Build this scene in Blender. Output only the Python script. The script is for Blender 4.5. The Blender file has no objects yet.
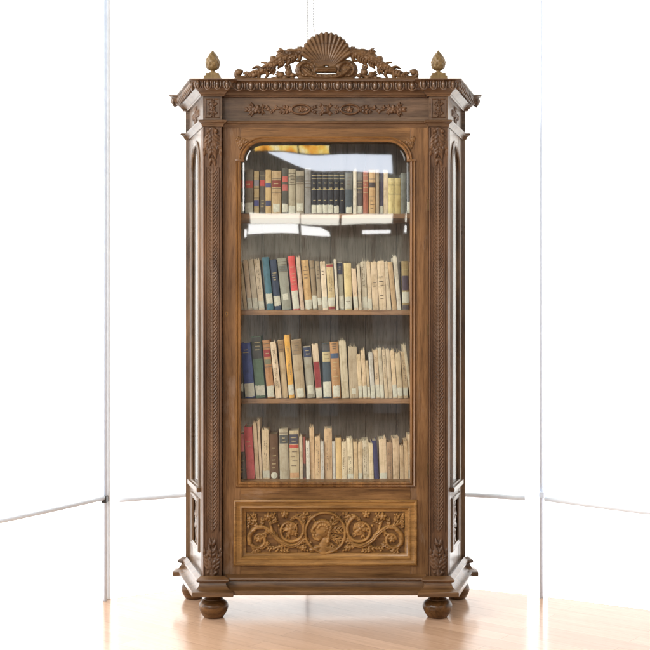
import bpy, bmesh, math, random
import numpy as np
from mathutils import Vector, Matrix
random.seed(7); np.random.seed(7)
R = math.radians
scene = bpy.context.scene
COL = scene.collection

# ------------------------------------------------------------------ measures
S = 235.0            # pixels of the 650 px photograph per metre, at the cabinet's front
D = 5.0              # camera to cabinet front
HC = 1.33            # camera height
HOR = 308.0          # horizon row
CX = 325.5
def Xp(px, d=0.0): return (px - CX) / S * (1 + d / D)
def Zp(py, d=0.0): return HC + (HOR - py) / S * (1 + d / D)

# ------------------------------------------------------------------ helpers
def lin(c):
    out = []
    for v in c[:3]:
        v /= 255.0
        out.append(v / 12.92 if v <= 0.04045 else ((v + 0.055) / 1.055) ** 2.4)
    return tuple(out)

def link(o, parent=None):
    COL.objects.link(o)
    if parent: o.parent = parent
    return o

def tag(o, label=None, cat=None, group=None, kind=None):
    if label: o['label'] = label
    if cat: o['category'] = cat
    if group: o['group'] = group
    if kind or cat: o['kind'] = kind or 'thing'
    return o

def empty(name, loc=(0, 0, 0)):
    o = bpy.data.objects.new(name, None); o.location = loc
    o.empty_display_size = 0.05
    return link(o)

def mesh_obj(name, me, mat, parent=None, smooth=False):
    if mat: me.materials.append(mat)
    if smooth:
        me.polygons.foreach_set('use_smooth', [True] * len(me.polygons))
    o = bpy.data.objects.new(name, me)
    return link(o, parent)

def bm_obj(name, bm, mat, parent=None, smooth=False):
    bmesh.ops.recalc_face_normals(bm, faces=bm.faces[:])
    me = bpy.data.meshes.new(name); bm.to_mesh(me); bm.free()
    return mesh_obj(name, me, mat, parent, smooth)

def autosmooth(o, ang=35):
    me = o.data
    bm = bmesh.new(); bm.from_mesh(me)
    for f in bm.faces: f.smooth = True
    for e in bm.edges:
        if len(e.link_faces) == 2 and e.calc_face_angle(0) > R(ang): e.smooth = False
    bm.to_mesh(me); bm.free()
    return o

def ident(a, b, c): return Vector((a, b, c))

def add_box(bm, a0, a1, b0, b1, c0, c1, mp=ident, bev=0.0015):
    vs = [bm.verts.new((a, b, c)) for a in (a0, a1) for b in (b0, b1) for c in (c0, c1)]
    q = [(0, 1, 3, 2), (4, 6, 7, 5), (0, 4, 5, 1), (2, 3, 7, 6), (0, 2, 6, 4), (1, 5, 7, 3)]
    fs = [bm.faces.new([vs[i] for i in f]) for f in q]
    geom = vs
    if bev:
        r = bmesh.ops.bevel(bm, geom=list({e for f in fs for e in f.edges}), offset=bev, segments=2,
                            affect='EDGES', profile=0.6)
        geom = list(set(r['verts']) | {v for v in vs if v.is_valid})
    for v in geom:
        if v.is_valid: v.co = mp(*v.co)

def add_prism(bm, poly, c0, c1, mp=ident):
    """poly in (a,b); extruded c0..c1"""
    n = len(poly)
    lo = [bm.verts.new(mp(a, b, c0)) for a, b in poly]
    hi = [bm.verts.new(mp(a, b, c1)) for a, b in poly]
    bm.faces.new(lo[::-1]); bm.faces.new(hi)
    for i in range(n):
        j = (i + 1) % n
        bm.faces.new((lo[i], lo[j], hi[j], hi[i]))

def sweep(bm, path, prof, closed, mp):
    """path (a,b); prof list of (offset to the left of travel, h); mp(a,b,h)."""
    P = [Vector(p) for p in path]; n = len(P)
    def nrm(i, j):
        t = (P[j] - P[i]).normalized(); return Vector((-t.y, t.x))
    rings = []
    for i in range(n):
        if closed: n0, n1 = nrm((i - 1) % n, i), nrm(i, (i + 1) % n)
        elif i == 0: n0 = n1 = nrm(0, 1)
        elif i == n - 1: n0 = n1 = nrm(n - 2, n - 1)
        else: n0, n1 = nrm(i - 1, i), nrm(i, i + 1)
        m = (n0 + n1)
        m = m / max(0.25, m.length_squared) * 2
        rings.append([bm.verts.new(mp(P[i].x + m.x * o, P[i].y + m.y * o, h)) for o, h in prof])
    k = len(prof)
    for i in range(n if closed else n - 1):
        a, b = rings[i], rings[(i + 1) % n]
        for q in range(k):
            r = (q + 1) % k
            bm.faces.new((a[q], a[r], b[r], b[q]))
    if not closed:
        bm.faces.new(rings[0]); bm.faces.new(rings[-1][::-1])

def lathe(bm, prof, seg=40, mod=None, c=(0, 0, 0)):
    rings = []
    for r, z in prof:
        ring = []
        for s in range(seg):
            t = 2 * math.pi * s / seg
            rr = r * (mod(t, z) if mod else 1)
            ring.append(bm.verts.new((c[0] + rr * math.cos(t), c[1] + rr * math.sin(t), c[2] + z)))
        rings.append(ring)
    for a, b in zip(rings, rings[1:]):
        for s in range(seg):
            q = (s + 1) % seg
            bm.faces.new((a[s], a[q], b[q], b[s]))
    bm.faces.new(rings[0][::-1]); bm.faces.new(rings[-1])

def spline(pts, n=60):
    """Catmull-Rom through pts (any tuple length)."""
    p = [np.array(q, float) for q in pts]
    if len(p) == 2:
        return [tuple(p[0] + (p[1] - p[0]) * t) for t in np.linspace(0, 1, n)]
    p = [2 * p[0] - p[1]] + p + [2 * p[-1] - p[-2]]
    out = []
    m = len(p) - 3
    for i in range(n + 1):
        u = i / n * m; k = min(int(u), m - 1); t = u - k
        a, b, c, d = p[k:k + 4]
        out.append(tuple(0.5 * (2 * b + (c - a) * t + (2 * a - 5 * b + 4 * c - d) * t * t + (3 * b - a - 3 * c + d) * t ** 3)))
    return out

def tube(bm, pts, r, seg=8):
    pts = [Vector(p) for p in pts]
    rings = []
    for i, p in enumerate(pts):
        t = (pts[min(i + 1, len(pts) - 1)] - pts[max(i - 1, 0)]).normalized()
        u = t.cross(Vector((0.31, 0.95, 0.05))).normalized(); v = t.cross(u)
        rings.append([bm.verts.new(p + (u * math.cos(2 * math.pi * s / seg) + v * math.sin(2 * math.pi * s / seg)) * r) for s in range(seg)])
    for a, b in zip(rings, rings[1:]):
        for s in range(seg):
            q = (s + 1) % seg
            bm.faces.new((a[s], a[q], b[q], b[s]))
    bm.faces.new(rings[0][::-1]); bm.faces.new(rings[-1])

# ------------------------------------------------------------------ carved relief: height fields turned into real geometry
class Relief:
    def __init__(self, a0, a1, b0, b1, res):
        self.a0, self.b0, self.res = a0, b0, res
        self.na = int(round((a1 - a0) / res)) + 1; self.nb = int(round((b1 - b0) / res)) + 1
        self.H = np.full((self.nb, self.na), -1.0)
    def _win(self, a, b, r):
        i0 = max(0, int((a - r - self.a0) / self.res)); i1 = min(self.na, int((a + r - self.a0) / self.res) + 2)
        j0 = max(0, int((b - r - self.b0) / self.res)); j1 = min(self.nb, int((b + r - self.b0) / self.res) + 2)
        if i0 >= i1 or j0 >= j1: return None
        A = self.a0 + np.arange(i0, i1) * self.res - a; B = self.b0 + np.arange(j0, j1) * self.res - b
        return slice(j0, j1), slice(i0, i1), np.hypot(A[None, :], B[:, None])
    def dab(self, a, b, r, h, lift=0.0):
        w = self._win(a, b, r)
        if not w: return
        js, is_, d = w
        v = np.where(d < r, lift + h * np.sqrt(np.maximum(0, 1 - (d / r) ** 2)), -1.0)
        self.H[js, is_] = np.maximum(self.H[js, is_], v)
    def stroke(self, pts, r0, r1=None, h=None, lift=0.0, taper=None):
        r1 = r0 if r1 is None else r1
        P = spline(pts, 24 * max(1, len(pts) - 1))
        L = sum(math.dist(p, q) for p, q in zip(P, P[1:])) or 1e-6
        n = max(2, int(L / (self.res * 0.9)))
        P = spline(pts, n)
        rmax = max(taper(i / 40) for i in range(41)) if taper else max(r0, r1)
        for i, p in enumerate(P):
            t = i / len(P)
            r = taper(t) if taper else r0 + (r1 - r0) * t
            if r > 0.0004: self.dab(p[0], p[1], r, (r if h is None else h * r / rmax), lift)
    def groove(self, pts, r, depth):
        P = spline(pts, 24 * max(1, len(pts) - 1))
        L = sum(math.dist(p, q) for p, q in zip(P, P[1:])) or 1e-6
        G = np.zeros_like(self.H)
        for p in spline(pts, max(2, int(L / self.res))):
            w = self._win(p[0], p[1], r)
            if not w: continue
            js, is_, d = w
            G[js, is_] = np.maximum(G[js, is_], np.maximum(0, 1 - d / r))
        m = self.H > 0
        self.H[m] = np.maximum(0.0003, self.H[m] - depth * G[m])
    def leaf(self, p0, ang, L, W, lobes=4, curl=0.0, h=0.006, tip=True):
        """acanthus leaf: midrib with paired pointed lobes and a vein groove"""
        pts = []; a = ang; x, y = p0; st = L / 10
        for i in range(11):
            pts.append((x, y)); a += curl / 10
            x += math.cos(a) * st; y += math.sin(a) * st
        pv = lambda t: pts[min(10, int(t * 10))]
        for k in range(lobes):
            t = (k + 0.35) / (lobes + 0.3)
            b = pv(t); aa = ang + curl * t
            ww = W * math.sin(math.pi * (0.22 + 0.68 * t)) ** 0.8
            for s in (1, -1):
                q1 = (b[0] + math.cos(aa + s * 0.85) * ww * 0.55, b[1] + math.sin(aa + s * 0.85) * ww * 0.55)
                q2 = (b[0] + math.cos(aa + s * 0.62) * ww, b[1] + math.sin(aa + s * 0.62) * ww)
                q2 = (q2[0] + math.cos(aa) * L * 0.05, q2[1] + math.sin(aa) * L * 0.05)
                rr = L / lobes * 0.36
                self.stroke([b, q1, q2], rr, rr * 0.25, h * 0.85, taper=lambda u, rr=rr: rr * (1 - 0.75 * u * u))
        rr = W * 0.22
        self.stroke(pts, rr, rr * 0.3, h, taper=lambda u: rr * (1.0 - 0.7 * u))
        self.groove(pts, max(W * 0.07, self.res * 1.3), h * 0.35)
    def flower(self, p, r, petals=5, h=0.006, rot=0.3):
        for k in range(petals):
            a = rot + 2 * math.pi * k / petals
            self.stroke([(p[0] + math.cos(a) * r * .25, p[1] + math.sin(a) * r * .25), (p[0] + math.cos(a) * r * .62, p[1] + math.sin(a) * r * .62)], r * .36, r * .36, h * .8)
        self.dab(p[0], p[1], r * .3, h * 0.5, h * .5)
    def spiral(self, c, r0, a0, turns, r, rend, h, shrink=0.25):
        n = int(abs(turns) * 22) + 6
        pts = []
        for i in range(n + 1):
            t = i / n; rad = r0 * (1 - t * (1 - shrink)); a = a0 + turns * 2 * math.pi * t
            pts.append((c[0] + rad * math.cos(a), c[1] + rad * math.sin(a)))
        self.stroke(pts, r, rend, h)
        return pts
    def mirror(self, both=True):
        self.H = np.maximum(self.H, self.H[:, ::-1])
    def blur(self):
        H = self.H; m = H > 0
        K = np.where(m, H, 0.0); Wt = m.astype(float)
        s = np.zeros_like(K); w = np.zeros_like(K)
        for dj in (-1, 0, 1):
            for di in (-1, 0, 1):
                g = 2.0 - 0.5 * (abs(dj) + abs(di))
                s += g * np.roll(np.roll(K, dj, 0), di, 1); w += g * np.roll(np.roll(Wt, dj, 0), di, 1)
        self.H = np.where(m, s / np.maximum(w, 1e-6), H)
    def build(self, name, mp, mat, parent, closed=False, sink=0.0012, back=0.8):
        self.blur()
        pos = self.H > 0
        cell = pos[:-1, :-1] | pos[1:, :-1] | pos[:-1, 1:] | pos[1:, 1:]
        vm = np.zeros_like(pos)
        vm[:-1, :-1] |= cell; vm[1:, :-1] |= cell; vm[:-1, 1:] |= cell; vm[1:, 1:] |= cell
        idx = np.full(self.H.shape, -1, int); js, is_ = np.nonzero(vm)
        idx[js, is_] = np.arange(len(js))
        hh = self.H[js, is_]
        A = self.a0 + is_ * self.res; B = self.b0 + js * self.res
        cj, ci = np.nonzero(cell)
        F = np.stack([idx[cj, ci], idx[cj, ci + 1], idx[cj + 1, ci + 1], idx[cj + 1, ci]], 1)
        if not closed:
            V = [mp(a, b, h if h > 0 else -sink) for a, b, h in zip(A, B, hh)]
            faces = F.tolist()
        else:
            V = [mp(a, b, max(h, 0)) for a, b, h in zip(A, B, hh)]
            bi = np.full(len(hh), -1, int); nb = len(V)
            for q, h in enumerate(hh):
                if h > 0:
                    bi[q] = nb; nb += 1
                    V.append(mp(A[q], B[q], -h * back))
                else: bi[q] = q
            faces = F.tolist() + bi[F][:, ::-1].tolist()
        me = bpy.data.meshes.new(name)
        me.from_pydata([tuple(v) for v in V], [], faces)
        bm = bmesh.new(); bm.from_mesh(me)
        if closed: bmesh.ops.recalc_face_normals(bm, faces=bm.faces[:])
        bm.to_mesh(me); bm.free()
        return mesh_obj(name, me, mat, parent, smooth=True)

# ------------------------------------------------------------------ materials
class NT:
    def __init__(self, name):
        self.m = bpy.data.materials.new(name); self.m.use_nodes = True
        self.t = self.m.node_tree; self.t.nodes.clear()
        self.out = self.n('ShaderNodeOutputMaterial')
    def n(self, kind, **kw):
        x = self.t.nodes.new(kind)
        for k, v in kw.items():
            if k.startswith('i_'):
                x.inputs[k[2:].replace('_', ' ')].default_value = v
            else: setattr(x, k, v)
        return x
    def l(self, a, b): self.t.links.new(a, b)
    def ramp(self, fac, stops):
        r = self.n('ShaderNodeValToRGB'); e = r.color_ramp.elements
        while len(e) < len(stops): e.new(0.5)
        for q, (p, c) in zip(e, stops):
            q.position = p; q.color = (*c, 1) if len(c) == 3 else c
        self.l(fac, r.inputs[0]); return r.outputs[0]
    def mix(self, fac, a, b, mode='MIX'):
        x = self.n('ShaderNodeMix', data_type='RGBA', blend_type=mode)
        for s, v in ((x.inputs[0], fac), (x.inputs[6], a), (x.inputs[7], b)):
            if hasattr(v, 'is_linked') or hasattr(v, 'node'): self.l(v, s)
            elif isinstance(v, (int, float)): s.default_value = v
            else: s.default_value = (*v, 1)
        return x.outputs[2]

def wood(name, dark, light, axis='Z', rough=0.36, grain=1.0, worn=None, worn_amt=0.0, bump=0.15, coat=0.08):
    t = NT(name)
    tc = t.n('ShaderNodeTexCoord'); mp = t.n('ShaderNodeMapping')
    sc = {'X': (2.2, 34, 34), 'Y': (34, 2.2, 34), 'Z': (34, 34, 2.2)}[axis]
    mp.inputs['Scale'].default_value = sc
    t.l(tc.outputs['Object'], mp.inputs[0])
    n1 = t.n('ShaderNodeTexNoise', i_Scale=1.0, i_Detail=8.0, i_Roughness=0.62, i_Distortion=0.6)
    t.l(mp.outputs[0], n1.inputs['Vector'])
    m2 = t.n('ShaderNodeMapping'); m2.inputs['Scale'].default_value = tuple(v * 5 for v in sc)
    t.l(tc.outputs['Object'], m2.inputs[0])
    n2 = t.n('ShaderNodeTexNoise', i_Scale=1.0, i_Detail=4.0, i_Roughness=0.7)
    t.l(m2.outputs[0], n2.inputs['Vector'])
    n3 = t.n('ShaderNodeTexNoise', i_Scale=2.6, i_Detail=5.0, i_Roughness=0.6)
    t.l(tc.outputs['Object'], n3.inputs['Vector'])
    c = t.ramp(n1.outputs['Fac'], [(0.30, dark), (0.52, tuple((a + b) / 2 for a, b in zip(dark, light))), (0.72, light)])
    pores = t.ramp(n2.outputs['Fac'], [(0.36, (0.55, 0.5, 0.46)), (0.5, (1, 1, 1))])
    c = t.mix(0.8 * grain, c, pores, 'MULTIPLY')
    blot = t.ramp(n3.outputs['Fac'], [(0.30, (0.58, 0.55, 0.50)), (0.62, (1.15, 1.12, 1.06))])
    c = t.mix(0.8, c, blot, 'MULTIPLY')
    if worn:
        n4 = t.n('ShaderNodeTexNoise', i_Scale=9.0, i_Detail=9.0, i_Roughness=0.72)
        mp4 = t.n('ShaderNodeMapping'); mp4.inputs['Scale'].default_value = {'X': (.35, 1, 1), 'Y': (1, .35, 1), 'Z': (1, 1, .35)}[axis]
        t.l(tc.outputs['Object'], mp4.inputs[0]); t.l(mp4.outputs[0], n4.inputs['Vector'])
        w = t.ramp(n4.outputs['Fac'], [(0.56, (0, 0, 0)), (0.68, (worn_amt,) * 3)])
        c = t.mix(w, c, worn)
    b = t.n('ShaderNodeBsdfPrincipled')
    t.l(c, b.inputs['Base Color'])
    rr = t.ramp(n3.outputs['Fac'], [(0.3, (rough - .10,) * 3), (0.7, (rough + .18,) * 3)])
    t.l(rr, b.inputs['Roughness'])
    b.inputs['Coat Weight'].default_value = coat; b.inputs['Coat Roughness'].default_value = 0.2; b.inputs['Specular IOR Level'].default_value = 0.4 if coat > .5 else .24
    bp = t.n('ShaderNodeBump', i_Strength=bump, i_Distance=0.002)
    t.l(n2.outputs['Fac'], bp.inputs['Height']); t.l(bp.outputs[0], b.inputs['Normal'])
    t.l(b.outputs[0], t.out.inputs[0])
    return t.m

def plain(name, col, rough=0.6, metal=0.0, noise=0.12, scale=30, bump=0.1, rnd=0.0, spec=0.5):
    t = NT(name)
    tc = t.n('ShaderNodeTexCoord')
    vec = tc.outputs['Object']
    if rnd:
        oi = t.n('ShaderNodeObjectInfo'); va = t.n('ShaderNodeVectorMath', operation='MULTIPLY_ADD')
        t.l(oi.outputs['Random'], va.inputs[0]); va.inputs[1].default_value = (17, 31, 23); t.l(vec, va.inputs[2])
        vec = va.outputs[0]
    n = t.n('ShaderNodeTexNoise', i_Scale=scale, i_Detail=6.0, i_Roughness=0.65)
    t.l(vec, n.inputs['Vector'])
    lo = tuple(v * (1 - noise * 1.6) for v in col); hi = tuple(min(.92, v * (1 + noise)) for v in col)
    c = t.ramp(n.outputs['Fac'], [(0.3, lo), (0.68, hi)])
    b = t.n('ShaderNodeBsdfPrincipled', i_Roughness=rough, i_Metallic=metal)
    b.inputs['Specular IOR Level'].default_value = spec
    t.l(c, b.inputs['Base Color'])
    if bump:
        bp = t.n('ShaderNodeBump', i_Strength=bump, i_Distance=0.001)
        t.l(n.outputs['Fac'], bp.inputs['Height']); t.l(bp.outputs[0], b.inputs['Normal'])
    t.l(b.outputs[0], t.out.inputs[0])
    return t.m

def book_cloth(name, col, paper=False):
    """book covers: mottled cloth or foxed paper, each book with its own patch of stains"""
    t = NT(name)
    tc = t.n('ShaderNodeTexCoord'); oi = t.n('ShaderNodeObjectInfo')
    va = t.n('ShaderNodeVectorMath', operation='MULTIPLY_ADD')
    t.l(oi.outputs['Random'], va.inputs[0]); va.inputs[1].default_value = (17, 31, 23); t.l(tc.outputs['Object'], va.inputs[2])
    n = t.n('ShaderNodeTexNoise', i_Scale=26.0, i_Detail=8.0, i_Roughness=0.7); t.l(va.outputs[0], n.inputs['Vector'])
    mp = t.n('ShaderNodeMapping'); mp.inputs['Scale'].default_value = (160, 30, 9); t.l(va.outputs[0], mp.inputs[0])
    n2 = t.n('ShaderNodeTexNoise', i_Scale=1.0, i_Detail=4.0, i_Roughness=0.7); t.l(mp.outputs[0], n2.inputs['Vector'])
    k = 0.62 if paper else 0.72
    lo = tuple(v * w for v, w in zip(col, (k, k * .92, k * .8))); hi = tuple(min(.85, v * 1.12) for v in col)
    c = t.ramp(n.outputs['Fac'], [(0.28, lo), (0.5, col), (0.75, hi)])
    st = t.ramp(n2.outputs['Fac'], [(0.32, (0.66, 0.6, 0.52) if paper else (0.75, 0.73, 0.7)), (0.52, (1, 1, 1))])
    c = t.mix(0.75, c, st, 'MULTIPLY')
    hv = t.n('ShaderNodeHueSaturation'); t.l(c, hv.inputs['Color'])
    mr = t.n('ShaderNodeMapRange'); t.l(oi.outputs['Random'], mr.inputs[0]); mr.inputs[3].default_value = 0.85; mr.inputs[4].default_value = 1.12
    t.l(mr.outputs[0], hv.inputs['Value'])
    b = t.n('ShaderNodeBsdfPrincipled', i_Roughness=0.85 if paper else 0.6)
    b.inputs['Specular IOR Level'].default_value = 0.25
    t.l(hv.outputs[0], b.inputs['Base Color'])
    bp = t.n('ShaderNodeBump', i_Strength=0.25, i_Distance=0.001); t.l(n2.outputs['Fac'], bp.inputs['Height']); t.l(bp.outputs[0], b.inputs['Normal'])
    t.l(b.outputs[0], t.out.inputs[0])
    return t.m

def glass_mat(name, tint=(0.96, 0.98, 0.97), f0=0.08):
    t = NT(name)
    g = t.n('ShaderNodeNewGeometry')
    dt = t.n('ShaderNodeVectorMath', operation='DOT_PRODUCT'); t.l(g.outputs['Incoming'], dt.inputs[0]); t.l(g.outputs['Normal'], dt.inputs[1])
    ab = t.n('ShaderNodeMath', operation='ABSOLUTE'); t.l(dt.outputs['Value'], ab.inputs[0])
    om = t.n('ShaderNodeMath', operation='SUBTRACT'); om.inputs[0].default_value = 1; t.l(ab.outputs[0], om.inputs[1])
    pw = t.n('ShaderNodeMath', operation='POWER'); t.l(om.outputs[0], pw.inputs[0]); pw.inputs[1].default_value = 5
    ma = t.n('ShaderNodeMath', operation='MULTIPLY_ADD'); t.l(pw.outputs[0], ma.inputs[0]); ma.inputs[1].default_value = 1 - f0; ma.inputs[2].default_value = f0
    fr = t.n('ShaderNodeMath', operation='SUBTRACT'); fr.inputs[0].default_value = 1; t.l(g.outputs['Backfacing'], fr.inputs[1])
    mu = t.n('ShaderNodeMath', operation='MULTIPLY'); t.l(ma.outputs[0], mu.inputs[0]); t.l(fr.outputs[0], mu.inputs[1])
    tr = t.n('ShaderNodeBsdfTransparent'); tr.inputs[0].default_value = (*tint, 1)
    gl = t.n('ShaderNodeBsdfGlossy', i_Roughness=0.02)
    n = t.n('ShaderNodeTexNoise', i_Scale=2.2, i_Detail=1.0); tc = t.n('ShaderNodeTexCoord'); t.l(tc.outputs['Object'], n.inputs['Vector'])
    bp = t.n('ShaderNodeBump', i_Strength=0.10, i_Distance=0.01); t.l(n.outputs['Fac'], bp.inputs['Height']); t.l(bp.outputs[0], gl.inputs['Normal'])
    mx = t.n('ShaderNodeMixShader'); t.l(mu.outputs[0], mx.inputs[0]); t.l(tr.outputs[0], mx.inputs[1]); t.l(gl.outputs[0], mx.inputs[2])
    t.l(mx.outputs[0], t.out.inputs[0])
    return t.m

def sheer_mat(name, trans, clear=0.0, weave=True, diff=0.3):
    t = NT(name)
    tc = t.n('ShaderNodeTexCoord'); n = t.n('ShaderNodeTexNoise', i_Scale=3.0, i_Detail=4.0); t.l(tc.outputs['Object'], n.inputs['Vector'])
    c = t.ramp(n.outputs['Fac'], [(0.3, tuple(v * .95 for v in trans)), (0.7, trans)])
    a = t.n('ShaderNodeBsdfTranslucent'); t.l(c, a.inputs[0])
    d = t.n('ShaderNodeBsdfDiffuse'); d.inputs[0].default_value = (0.8, 0.8, 0.79, 1)
    m = t.n('ShaderNodeMixShader', i_Fac=diff); t.l(a.outputs[0], m.inputs[1]); t.l(d.outputs[0], m.inputs[2])
    o = m.outputs[0]
    if clear:
        tr = t.n('ShaderNodeBsdfTransparent'); m2 = t.n('ShaderNodeMixShader', i_Fac=clear); t.l(o, m2.inputs[1]); t.l(tr.outputs[0], m2.inputs[2]); o = m2.outputs[0]
    t.l(o, t.out.inputs[0]); return t.m

def lit_mat(name, col, strength, pattern=None):
    t = NT(name)
    e = t.n('ShaderNodeEmission', i_Strength=strength)
    if pattern:
        tc = t.n('ShaderNodeTexCoord'); n = t.n('ShaderNodeTexNoise', i_Scale=6.0, i_Detail=4.0); t.l(tc.outputs['Object'], n.inputs['Vector'])
        t.l(t.ramp(n.outputs['Fac'], pattern), e.inputs[0])
    else: e.inputs[0].default_value = (*col, 1)
    t.l(e.outputs[0], t.out.inputs[0]); return t.m

W = {}
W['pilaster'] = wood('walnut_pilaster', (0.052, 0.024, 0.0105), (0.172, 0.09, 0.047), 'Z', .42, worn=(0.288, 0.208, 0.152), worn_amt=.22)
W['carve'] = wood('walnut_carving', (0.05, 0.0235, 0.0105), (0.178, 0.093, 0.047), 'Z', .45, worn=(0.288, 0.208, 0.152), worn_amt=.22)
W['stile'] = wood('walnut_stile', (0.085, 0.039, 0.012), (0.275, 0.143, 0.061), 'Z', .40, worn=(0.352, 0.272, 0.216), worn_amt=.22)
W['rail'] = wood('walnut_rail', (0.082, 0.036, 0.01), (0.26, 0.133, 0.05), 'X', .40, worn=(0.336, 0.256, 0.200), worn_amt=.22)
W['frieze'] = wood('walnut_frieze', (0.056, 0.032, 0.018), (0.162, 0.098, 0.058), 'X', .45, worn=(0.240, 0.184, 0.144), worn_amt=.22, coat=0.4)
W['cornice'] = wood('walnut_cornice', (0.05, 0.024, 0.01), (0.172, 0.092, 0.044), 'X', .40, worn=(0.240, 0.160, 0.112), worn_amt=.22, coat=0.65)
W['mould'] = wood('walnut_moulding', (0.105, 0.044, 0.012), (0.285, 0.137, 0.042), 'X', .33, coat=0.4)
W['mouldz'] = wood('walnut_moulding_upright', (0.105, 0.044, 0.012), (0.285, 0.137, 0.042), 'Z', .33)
W['panel'] = wood('light_oak_panel', (0.145, 0.068, 0.017), (0.35, 0.185, 0.058), 'X', .38)
W['panelf'] = wood('dark_oak_field', (0.082, 0.037, 0.011), (0.205, 0.102, 0.034), 'X', .42)
W['panelc'] = wood('light_oak_carving', (0.15, 0.072, 0.018), (0.36, 0.192, 0.062), 'X', .40)
W['plinth'] = wood('walnut_plinth', (0.055, 0.0245, 0.008), (0.195, 0.098, 0.038), 'X', .36, coat=0.65)
W['side'] = wood('walnut_side', (0.065, 0.033, 0.013), (0.205, 0.113, 0.052), 'Z', .34, coat=0.65)
W['crest'] = wood('walnut_crest', (0.054, 0.026, 0.01), (0.21, 0.115, 0.05), 'X', .45)
W['finial'] = wood('pale_finial', (0.1, 0.062, 0.022), (0.29, 0.195, 0.088), 'Z', .45)
W['foot'] = wood('walnut_foot', (0.045, 0.019, 0.005), (0.18, 0.085, 0.03), 'X', .30)
W['back'] = wood('grey_back_boards', (.200, .160, .132), (.370, .310, .265), 'Z', .7, coat=0)
W['shelf'] = wood('shelf_board', (.230, .120, .062), (.400, .230, .130), 'X', .45)
GLASS = glass_mat('door_glass'); SGLASS = glass_mat('side_glass')
BRASS = plain('old_brass', (.11, .07, .03), .4, 1.0); DARK = plain('dark_iron', (.02, .017, .015), .5)
HEM = plain('hem_bar_white', (.72, .76, .82), .5, noise=.03)
CORDM = plain('grey_cord', (.22, .22, .23), .6)
WHITE = plain('white_paint', (.78, .78, .77), .45, noise=.03); GREY = plain('pale_grey_metal', (.68, .76, .90), .6, 0, noise=.05)

# ------------------------------------------------------------------ the bookcase
case = empty('bookcase', (0, 0, 0))
tag(case, 'tall carved walnut bookcase with shell crest and glazed door standing on bun feet', 'bookcase')
XF, XB, DB, PIN = .521, .632, .41, .441      # front half width, back half width, depth, inner edge of the pilasters
RES = .03                                     # the middle stands back this far between the pilasters
XS, DS, XO = .625, .385, .641     # where the side meets the projecting back post
plan = [(-XO, DB), (-XO, DS), (-XS, DS), (-XF, 0), (-PIN, 0), (-PIN, RES), (PIN, RES), (PIN, 0), (XF, 0), (XS, DS), (XO, DS), (XO, DB)]
# walking left-back -> front -> right-back keeps the outside on the right: mirror offsets
def plan_map(a, b, h): return Vector((a, b, h))
def outw(prof): return [(-o, z) for o, z in prof]

zc0, zc1 = Zp(95.5, -.02), Zp(78.3, -.066)
za0, za1 = Zp(126.5, -.01), Zp(119.5, -.02)
zp0, zp1 = Zp(597, -.05), Zp(577, 0)

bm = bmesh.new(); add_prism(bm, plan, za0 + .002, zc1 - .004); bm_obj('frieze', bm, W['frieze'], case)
# cornice
k = zc1 - zc0
def zz(t): return zc0 + k * t
cprof = [(-.01, zz(0)), (.010, zz(0)), (.013, zz(.05)), (.012, zz(.10)), (.016, zz(.13)), (.019, zz(.20)), (.026, zz(.30)), (.036, zz(.40)),
         (.041, zz(.44)), (.041, zz(.50)), (.045, zz(.52)), (.047, zz(.62)), (.049, zz(.78)), (.056, zz(.88)), (.064, zz(.92)), (.066, zz(.93)), (.066, zz(1)), (-.01, zz(1))]
bm = bmesh.new(); sweep(bm, plan, outw(cprof), False, plan_map)
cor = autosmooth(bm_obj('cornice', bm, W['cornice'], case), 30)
bm = bmesh.new(); add_prism(bm, [(-XB - .0, DB), (-XF, .0), (XF, .0), (XB, DB)], zc1 - .012, zc1 - .003); bm_obj('top_board', bm, W['cornice'], case)
# eggs and darts
def offset_plan(o):
    P = [Vector(p) for p in plan]; out = []
    for i in range(len(P)):
        def nr(i, j):
            t = (P[j] - P[i]).normalized(); return Vector((t.y, -t.x))
        n0 = nr(max(i - 1, 0), max(i, 1)); n1 = nr(min(i, len(P) - 2), min(i + 1, len(P) - 1))
        m = n0 + n1; m = m / m.length_squared * 2
        out.append(P[i] + m * o)
    return out
op = offset_plan(.047)
bm = bmesh.new()
for i in range(len(op) - 1):
    a, b = op[i], op[i + 1]; L = (b - a).length
    if L < .05: continue
    t = (b - a).normalized(); nrm = Vector((t.y, -t.x))
    pitch = .052 if L > .5 else .040
    n = max(2, round((L - .012) / pitch)); st = L / n
    for q in range(n):
        c = a + t * st * (q + .5)
        for kind, off in (('egg', 0), ('dart', .5)):
            if kind == 'dart' and q == n - 1: continue
            cc = c + t * st * off
            rx, rz, ro = (st * .21, k * .30, .017) if kind == 'egg' else (st * .085, k * .26, .014)
            m = Matrix.Translation((cc.x, cc.y, zz(.66) + (0 if kind == 'egg' else .002))) @ Matrix(((t.x, nrm.x, 0, 0), (t.y, nrm.y, 0, 0), (0, 0, 1, 0), (0, 0, 0, 1))) @ Matrix.Diagonal((rx, ro, rz, 1))
            r = bmesh.ops.create_uvsphere(bm, u_segments=14, v_segments=10, radius=1, matrix=m)
            if kind == 'egg':   # a raised husk round each egg
                for s in (-1, 1):
                    pts = []
                    for w in range(9):
                        aa = -1.9 + 3.3 * w / 8
                        pts.append((st * .34 * math.cos(aa) * s, k * .34 * math.sin(aa)))
                    tube(bm, [(cc.x + t.x * u + nrm.x * .004, cc.y + t.y * u + nrm.y * .004, zz(.67) + v) for u, v in pts], .0032, 6)
bm_obj('egg_and_dart', bm, W['cornice'], cor, smooth=True)
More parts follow.
